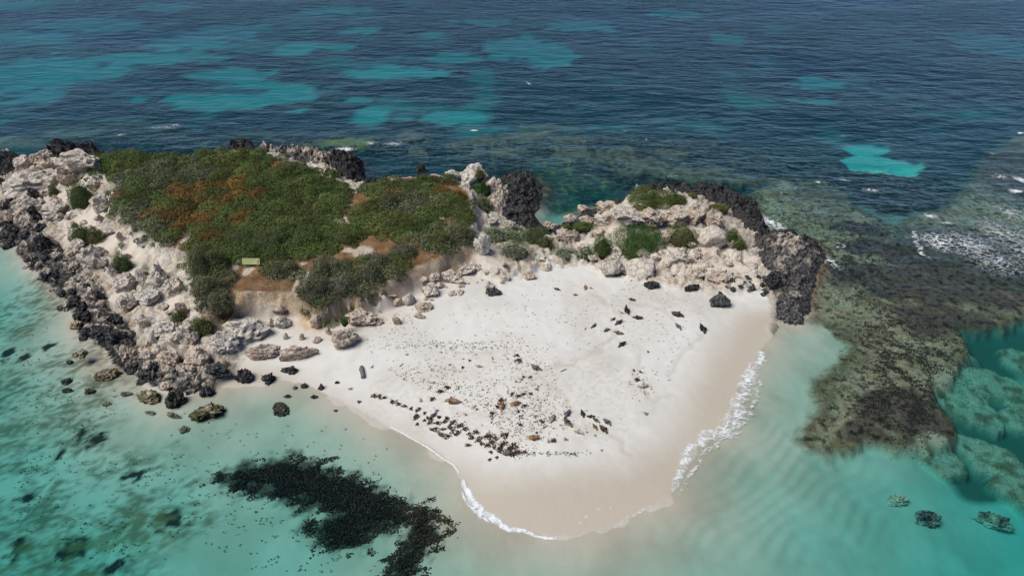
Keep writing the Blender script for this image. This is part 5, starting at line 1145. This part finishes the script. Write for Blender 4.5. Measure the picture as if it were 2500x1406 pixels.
tufts("reef_weed", [(2160, 800, 70, 100, 1.0), (2100, 660, 60, 60, .8), (1980, 540, 110, 40, .7), (1930, 480, 80, 30, .3), (2200, 900, 60, 70, .8), (2220, 1000, 60, 60, .8), (2120, 980, 60, 40, .4), (2060, 620, 40, 40, .5), (2290, 870, 60, 60, .6), (2130, 560, 80, 40, .5)], 1900, .16, DK, 'dark weed tufts dotted over the reef flat', -.45, 5, thr=-.1, per=3)
tufts("shallow_weed", [(600, 1060, 160, 40, .25), (500, 1130, 120, 50, .4), (620, 1280, 110, 60, .8), (760, 1375, 160, 30, .5), (480, 1220, 60, 60, .4), (900, 1160, 60, 30, .2), (840, 1080, 90, 30, .12), (330, 1150, 120, 40, .5), (180, 1000, 120, 80, 1.2), (80, 1150, 90, 90, 1.2), (250, 1300, 160, 60, 1.2), (60, 900, 60, 80, .7)], 150, .13, [(.07, .07, .05), (.13, .13, .09), (.18, .18, .13)], 'loose weed tufts on the sandy floor of the left shallows', -1.0, 6, 1.6, .0)

# ------------------------------------------------------------------ surf
def foam_material():
    m, nt, N, L, b = mat_new("surf_foam")
    geo = N.new("ShaderNodeNewGeometry"); pos = geo.outputs["Position"]
    k = attr_n(nt, "k").outputs["Fac"]; lace = attr_n(nt, "lace").outputs["Fac"]
    n1 = tex_noise(nt, pos, 2.6, 5, 0.7).outputs["Fac"]
    wv = N.new("ShaderNodeVectorMath"); wv.operation = 'ADD'; wn_ = tex_noise(nt, pos, 0.8, 3, 0.6); sv = N.new("ShaderNodeVectorMath"); sv.operation = 'SCALE'; sv.inputs[3].default_value = 1.8
    L.new(wn_.outputs["Color"], sv.inputs[0]); L.new(pos, wv.inputs[0]); L.new(sv.outputs[0], wv.inputs[1])
    mp = N.new("ShaderNodeMapping"); mp.inputs["Scale"].default_value = (0.8, 1.1, 0.2); L.new(wv.outputs[0], mp.inputs["Vector"])
    vo = N.new("ShaderNodeTexVoronoi"); vo.feature = 'DISTANCE_TO_EDGE'; vo.inputs["Scale"].default_value = 1.05; L.new(mp.outputs[0], vo.inputs["Vector"])
    la = ramp(nt, vo.outputs["Distance"], [(0.01, 1.0), (0.16, 0.0)]).outputs[0]
    solid = math_n(nt, 'MULTIPLY', math_n(nt, 'SUBTRACT', math_n(nt, 'ADD', k, n1), 1.02), 5.0, True)
    lacy = math_n(nt, 'MULTIPLY', la, math_n(nt, 'MULTIPLY', math_n(nt, 'SUBTRACT', math_n(nt, 'ADD', k, n1), .80), 3.2, True))
    f = math_n(nt, 'ADD', math_n(nt, 'MULTIPLY', solid, math_n(nt, 'SUBTRACT', 1.0, lace)), math_n(nt, 'MULTIPLY', lacy, lace), True)
    b.inputs["Base Color"].default_value = (.86, .88, .89, 1); b.inputs["Roughness"].default_value = .8
    tr = N.new("ShaderNodeBsdfTransparent"); mx = N.new("ShaderNodeMixShader"); L.new(f, mx.inputs[0]); L.new(tr.outputs[0], mx.inputs[1]); L.new(b.outputs[0], mx.inputs[2])
    L.new(mx.outputs[0], N["Material Output"].inputs["Surface"]); return m
FOAM = foam_material()
def foam(patches, ribbons, label, name="surf_foam"):
    VV, FF, KK, LL, off = [], [], [], [], 0
    for rb in ribbons:
        pts = rb[0]; P = np.array([[float(v) for v in at(p[0], p[1], 0.0)] for p in pts]); w = np.array([p[2] for p in pts], float)
        L_ = np.concatenate([[0], np.cumsum(np.hypot(*np.diff(P, axis=0).T))]); n = max(6, int(L_[-1]/.2)); t = np.linspace(0, L_[-1], n)
        cx = np.interp(t, L_, P[:, 0]); cy_ = np.interp(t, L_, P[:, 1]); ww = np.interp(t, L_, w)
        tx, ty = np.gradient(cx), np.gradient(cy_); l = np.hypot(tx, ty); nx, ny = -ty/l, tx/l
        wob = .35*perlin2(t/1.7, t*0+3, 5)+.18*perlin2(t/.6, t*0+9, 6)
        us = np.linspace(-1, 1, 13)
        X_ = cx[:, None]+nx[:, None]*(us[None]*ww[:, None]/2+wob[:, None]*np.minimum(ww, 1.2)[:, None]); Y_ = cy_[:, None]+ny[:, None]*(us[None]*ww[:, None]/2+wob[:, None]*np.minimum(ww, 1.2)[:, None])
        kk = rb[1]*(1-np.abs(us)**2.2)[None]*np.minimum(1, np.minimum(t, L_[-1]-t)/1.0)[:, None]
        Z_ = np.maximum(terr(X_, Y_), 0)+.025+.05*kk*rb[2]
        VV.append(np.stack([X_, Y_, Z_], -1).reshape(-1, 3)); FF.append(quads(13, n)+off); off += 13*n; KK.append(kk.ravel()); LL.append(np.full(13*n, rb[3]))
    for (px, py, rx, ry, k, lace, ang) in patches:
        x0, y0 = map(float, at(px, py, 0)); s, sn = scale_at(py, 0); a, b_ = rx*s, ry*s/sn
        x, y = np.meshgrid(np.linspace(-1, 1, 41), np.linspace(-1, 1, 41)); ca, sa = math.cos(ang), math.sin(ang)
        X_ = x0+x*a*ca-y*b_*sa; Y_ = y0+x*a*sa+y*b_*ca; kk = k*np.clip(1-np.hypot(x, y), 0, 1)**.7
        kk = np.where(np.hypot(x, y) >= 1, 0, kk); Z_ = np.full(x.shape, .03)+.12*kk*(1-lace)
        VV.append(np.stack([X_, Y_, Z_], -1).reshape(-1, 3)); FF.append(quads(41, 41)+off); off += 41*41; KK.append(kk.ravel()); LL.append(np.full(41*41, lace))
    me = mesh_from(name, np.concatenate(VV), np.concatenate(FF), FOAM, {'k': np.concatenate(KK), 'lace': np.concatenate(LL)})
    link(name, me, kind='stuff', label=label, category='surf')
foam([], [([(1638, 1213, .3), (1650, 1185, 1.0), (1662, 1150, 1.3), (1680, 1105, 2.0), (1705, 1078, 2.4), (1745, 1062, 2.6), (1785, 1035, 3.0), (1800, 1000, 2.8), (1810, 960, 2.6), (1830, 920, 2.6), (1850, 885, 2.0), (1868, 850, 1.0)], .66, .6, .6),
          ([(1130, 1155, .25), (1133, 1185, .8), (1150, 1220, 1.2), (1180, 1252, 1.3), (1215, 1275, 1.2), (1255, 1293, .9), (1300, 1306, .55), (1345, 1314, .5), (1378, 1313, .45)], .78, .6, .35),
          ([(1122, 1185, .3), (1140, 1230, .5), (1175, 1262, .6), (1215, 1285, .5)], .7, .5, .3),
          ([(1385, 1320, .3), (1405, 1322, .45), (1425, 1320, .3)], .75, .5, .2),
          ([(1400, 1296, .5), (1440, 1252, .5), (1480, 1238, .5), (1520, 1262, .5)], .45, .2, 1.0), ([(1655, 1215, .5), (1690, 1150, .8), (1730, 1095, 1.0), (1800, 1058, 1.1), (1840, 990, 1.0), (1860, 920, .8)], .46, .2, 1.0),
          ([(1480, 1300, .5), (1530, 1268, .6), (1580, 1240, .6), (1630, 1222, .5)], .42, .2, 1.0),
          ([(940, 1035, .12), (990, 1062, .18), (1040, 1090, .22), (1075, 1115, .22), (1105, 1135, .2), (1132, 1168, .2)], .8, .2, 0.0)],
     'white surf washing along the edge of the sand spit')
foam([(1885, 545, 34, 34, .75, .8, .5), (2030, 640, 26, 40, .6, .9, .3), (2050, 600, 30, 16, .5, 1, -.4), (840, 366, 45, 10, .85, .3, 0), (905, 350, 24, 10, .6, .8, 0), (295, 330, 22, 8, .65, .3, 0), (395, 312, 70, 9, .55, .7, 0), (965, 352, 50, 9, .6, .8, .1)], [], 'white water breaking round the black rocks')
foam([(2290, 590, 60, 40, .68, .9, -.3), (2370, 600, 110, 60, .64, 1, -.3), (2450, 570, 110, 80, .56, 1, -.3), (2440, 640, 110, 60, .54, 1, -.3), (2500, 620, 60, 90, .56, 1, 0), (2470, 520, 70, 40, .5, 1, 0), (2270, 528, 34, 14, .7, .35, -.3), (2310, 545, 26, 8, .7, .4, -.3), (2480, 468, 34, 9, .85, .1, 0), (2440, 432, 40, 14, .6, .6, 0), (2490, 440, 24, 14, .8, .4, 0)],
     [([(2234, 560, .8), (2232, 580, 1.6), (2240, 600, 1.6), (2256, 622, 1.2), (2280, 640, .6)], .58, 1, .8)], 'lacy white water spreading over the reef at the far right')
foam([(1523, 321, 22, 5, 0.62, .2, 0), (1158, 320, 20, 4, .8, .1, 0), (2130, 465, 40, 10, .6, .8, -.3), (2060, 440, 40, 6, .5, .8, -.3), (1998, 446, 12, 5, .8, .2, 0), (430, 306, 30, 6, .6, .5, 0), (2490, 326, 20, 3, .9, .1, .3), (2420, 375, 30, 8, .45, .7, 0), (1640, 430, 30, 12, .4, 1, 0), (1330, 322, 40, 5, .45, .6, 0)], [], 'small whitecaps on the reef edge behind the island')

# ------------------------------------------------------------------ sign, driftwood, gull
sx_, sy_, sz_ = on_ground(614, 654)
SIGNY = plain("sign_yellow", (.74, .80, .36), .5); INK = plain("sign_lettering", (.16, .20, .05), .6); POST = plain("sign_post", (.40, .38, .28), .8); LOGO = plain("sign_emblem", (.18, .28, .03), .6)
def box(x0, x1, y0, y1, z0, z1):
    V_ = np.array([(x, y, z) for z in (z0, z1) for y in (y0, y1) for x in (x0, x1)]); F_ = np.array([(0, 2, 3, 1), (4, 5, 7, 6), (0, 1, 5, 4), (2, 6, 7, 3), (0, 4, 6, 2), (1, 3, 7, 5)]); return V_, F_
def boxes(name, L_, mat):
    VV, FF = [], []
    for k, b_ in enumerate(L_):
        V_, F_ = box(*b_); VV.append(V_); FF.append(F_+8*k)
    return mesh_from(name, np.concatenate(VV), np.concatenate(FF), mat, smooth=False)
sg = link("warning_sign", None, label='pale yellow green notice board with lettering standing in the scrub', category='sign')
sg.location = (sx_, sy_, sz_); sg.scale = (.84, .84, .84); sg.rotation_euler = (math.radians(-14), math.radians(3.5), math.radians(5))
link("panel", boxes("panel", [(-1.28, 1.28, -.03, .03, .55, 1.50)], SIGNY), sg)
for xx in (-.95, .95): link("post", boxes("post", [(xx-.05, xx+.05, .035, .13, -.4, 1.45)], POST), sg)
lr = random.Random(9)
for row, (zt, words_) in enumerate(((1.36, (4, 6, 6, 7)), (1.09, (3, 6, 4, 6)), (.81, (5, 4, 7)))):
    bs = []; x = -1.16; hh = .13 if row == 0 else .11
    for wd in words_:
        for c in range(wd):                                     # short strokes in word lengths: the print cannot be read in the photo
            bs.append((x, x+.018, -.036, -.031, zt-hh/2, zt+hh/2))
            zz = zt+lr.choice((-hh/2+.01, 0, hh/2-.01)); bs.append((x+.019, x+.052, -.036, -.031, zz-.01, zz+.01)); x += .075
        x += .07
    link("lettering", boxes("lettering", bs, INK), sg)
a_ = np.linspace(0, 2*np.pi, 12, endpoint=False)
bs = [(.90, 1.02, -.037, -.031, 1.20, 1.26), (.98, 1.16, -.037, -.031, 1.05, 1.20), (.86, 1.06, -.037, -.031, .74, .84), (1.0, 1.2, -.037, -.031, .84, .98)]
link("emblem", boxes("emblem", bs, LOGO), sg)

def log_mesh(L, r_, seed, bend=.06):
    r = np.random.default_rng(seed); n, m = 22, 12; t = np.linspace(-.5, .5, n); th = np.linspace(0, 2*np.pi, m, endpoint=False)
    rr = r_*(1-.35*np.abs(t)**2*2)[:, None]*(1+.14*np.sin(t*38)[:, None]+.12*r.normal(size=(n, m)))
    X_ = np.repeat((t*L)[:, None], m, 1); Y_ = rr*np.cos(th)[None]+bend*L*np.sin(t*4)[:, None]; Z_ = rr*np.sin(th)[None]+r_*.6
    V_ = np.stack([X_, Y_, Z_], -1).reshape(-1, 3); i = np.arange(n*m).reshape(n, m); F_ = np.stack([i[:-1], np.roll(i[:-1], -1, 1), np.roll(i[1:], -1, 1), i[1:]], -1).reshape(-1, 4)
    V_ = np.concatenate([V_, [[-L*.5, Y_[0].mean(), r_*.6], [L*.5, Y_[-1].mean(), r_*.6]]]); a = n*m
    c0 = np.array([[i[0, (k+1) % m], i[0, k], a, a] for k in range(0, m)])
    return V_, F_, (i, a)
def log(hx, hy, tx, ty, r_, col, label, seed):
    x0, y0, z0 = on_ground(hx, hy); x1, y1, z1 = on_ground(tx, ty); L = float(np.hypot(x0-x1, y0-y1))
    V_, F_, (i, a) = log_mesh(L, r_, seed)
    bm = __import__('bmesh').new(); vs = [bm.verts.new(v) for v in V_]
    for f in F_: bm.faces.new([vs[k] for k in f])
    m = i.shape[1]
    for k in range(m):
        bm.faces.new([vs[i[0, (k+1) % m]], vs[i[0, k]], vs[a]]); bm.faces.new([vs[i[-1, k]], vs[i[-1, (k+1) % m]], vs[a+1]])
    me = bpy.data.meshes.new("log"); bm.to_mesh(me); bm.free(); me.materials.append(WOOD if col is None else plain("wood", col, .9))
    o = link("driftwood", me, label=label, category='driftwood'); o.location = (float(x0+x1)/2, float(y0+y1)/2, float(terr((x0+x1)/2, (y0+y1)/2))); o.rotation_euler = (0, 0, math.atan2(float(y0-y1), float(x0-x1)))
def wood_material():
    m, nt, N, L, b = mat_new("weathered_wood"); geo = N.new("ShaderNodeNewGeometry")
    n = tex_noise(nt, geo.outputs["Position"], 9, 5, .7).outputs["Fac"]
    L.new(ramp(nt, n, [(.35, (.07, .07, .075)), (.65, (.26, .26, .27))]).outputs[0], b.inputs["Base Color"]); b.inputs["Roughness"].default_value = .9; return m
WOOD = wood_material()
log(886, 898, 884, 926, .24, None, 'thick grey weathered log lying end on to the sea on the left beach', 3)
log(1383, 903, 1368, 908, .06, (.20, .17, .13), 'thin brown stick on the sand right of the lone olive grey sea lion', 4)
log(1431, 801, 1427, 806, .05, (.16, .14, .11), 'short dark stick left of the upper sea lion group', 5)
log(1324, 1046, 1338, 1040, .06, (.20, .17, .14), 'thin stick on the sand left of the huddled sea lions', 6)
log(975, 895, 986, 889, .05, (.12, .10, .08), 'short dark stick above the seaweed on the left beach', 7)
log(1050, 980, 1062, 970, .07, (.10, .085, .07), 'short thick dark stick among the seaweed', 8)

def gull(px, py, z, span, rot, label):
    x, y = [float(v) for v in at(px, py, z)]; h = span/2
    V_, F_ = [], []
    n, m = 9, 8; t = np.linspace(-1, 1, n)
    for q in t:
        r_ = .075*span*math.sqrt(max(0.02, 1-q*q*.96)); 
        for k in range(m): V_.append((math.cos(k/m*6.283)*r_, q*.24*span, math.sin(k/m*6.283)*r_*.9))
    for a in range(n-1):
        for k in range(m): F_.append((a*m+k, a*m+(k+1) % m, (a+1)*m+(k+1) % m, (a+1)*m+k))
    for s in (-1, 1):
        st0 = [(0.03, .09, -.07, .02), (.5, .10, -.05, .13), (.8, .03, -.10, .10), (1.0, -.10, -.13, .05)]
        b0 = len(V_)
        for (u, le, te, zz) in st0:
            for (yy, dz) in ((le, .012), (te, .004), (te, -.004), (le, -.012)): V_.append((s*u*h, yy*span, (zz+dz)*span*.6))
        for a in range(3):
            for k in range(4):
                f = (b0+a*4+k, b0+a*4+(k+1) % 4, b0+a*4+4+(k+1) % 4, b0+a*4+4+k); F_.append(f if s > 0 else f[::-1])
    me = mesh_from("gull", np.array(V_), np.array(F_), GULL); o = link("seagull", me, label=label, category='bird'); o.location = (x, y, z); o.rotation_euler = (math.radians(18), math.radians(28), rot)
GULL = plain("white_feathers", (.78, .79, .80), .7)
gull(1291, 205, 14.0, 1.15, .25, 'white seagull gliding with outspread wings over the open sea')
gull(1578, 341, 6.0, .7, 1.3, 'small white seabird flying low over the reef edge')

# labels that came out alike are told apart by their place in the row
same = {}
for o in bpy.data.objects:
    if o.parent is None and 'label' in o and 'category' in o: same.setdefault(o['label'], []).append(o)
ORD = ['first', 'second', 'third', 'fourth', 'fifth', 'sixth', 'seventh', 'eighth', 'ninth', 'tenth', 'eleventh', 'twelfth']
for lab, os_ in same.items():
    if len(os_) < 2: continue
    os_.sort(key=lambda o: o.location.x/max(o.location.y, 1))
    for k, o in enumerate(os_):
        pre = ('left hand', 'right hand')[k] if len(os_) == 2 else ('left hand', 'middle', 'right hand')[k] if len(os_) == 3 else ORD[min(k, 11)]+' from the left'
        o['label'] = ' '.join((pre+' '+lab if len(os_) < 4 else lab+', '+pre).split()[:16]) if len(os_) < 4 else ' '.join(lab.split()[:11])+', '+pre
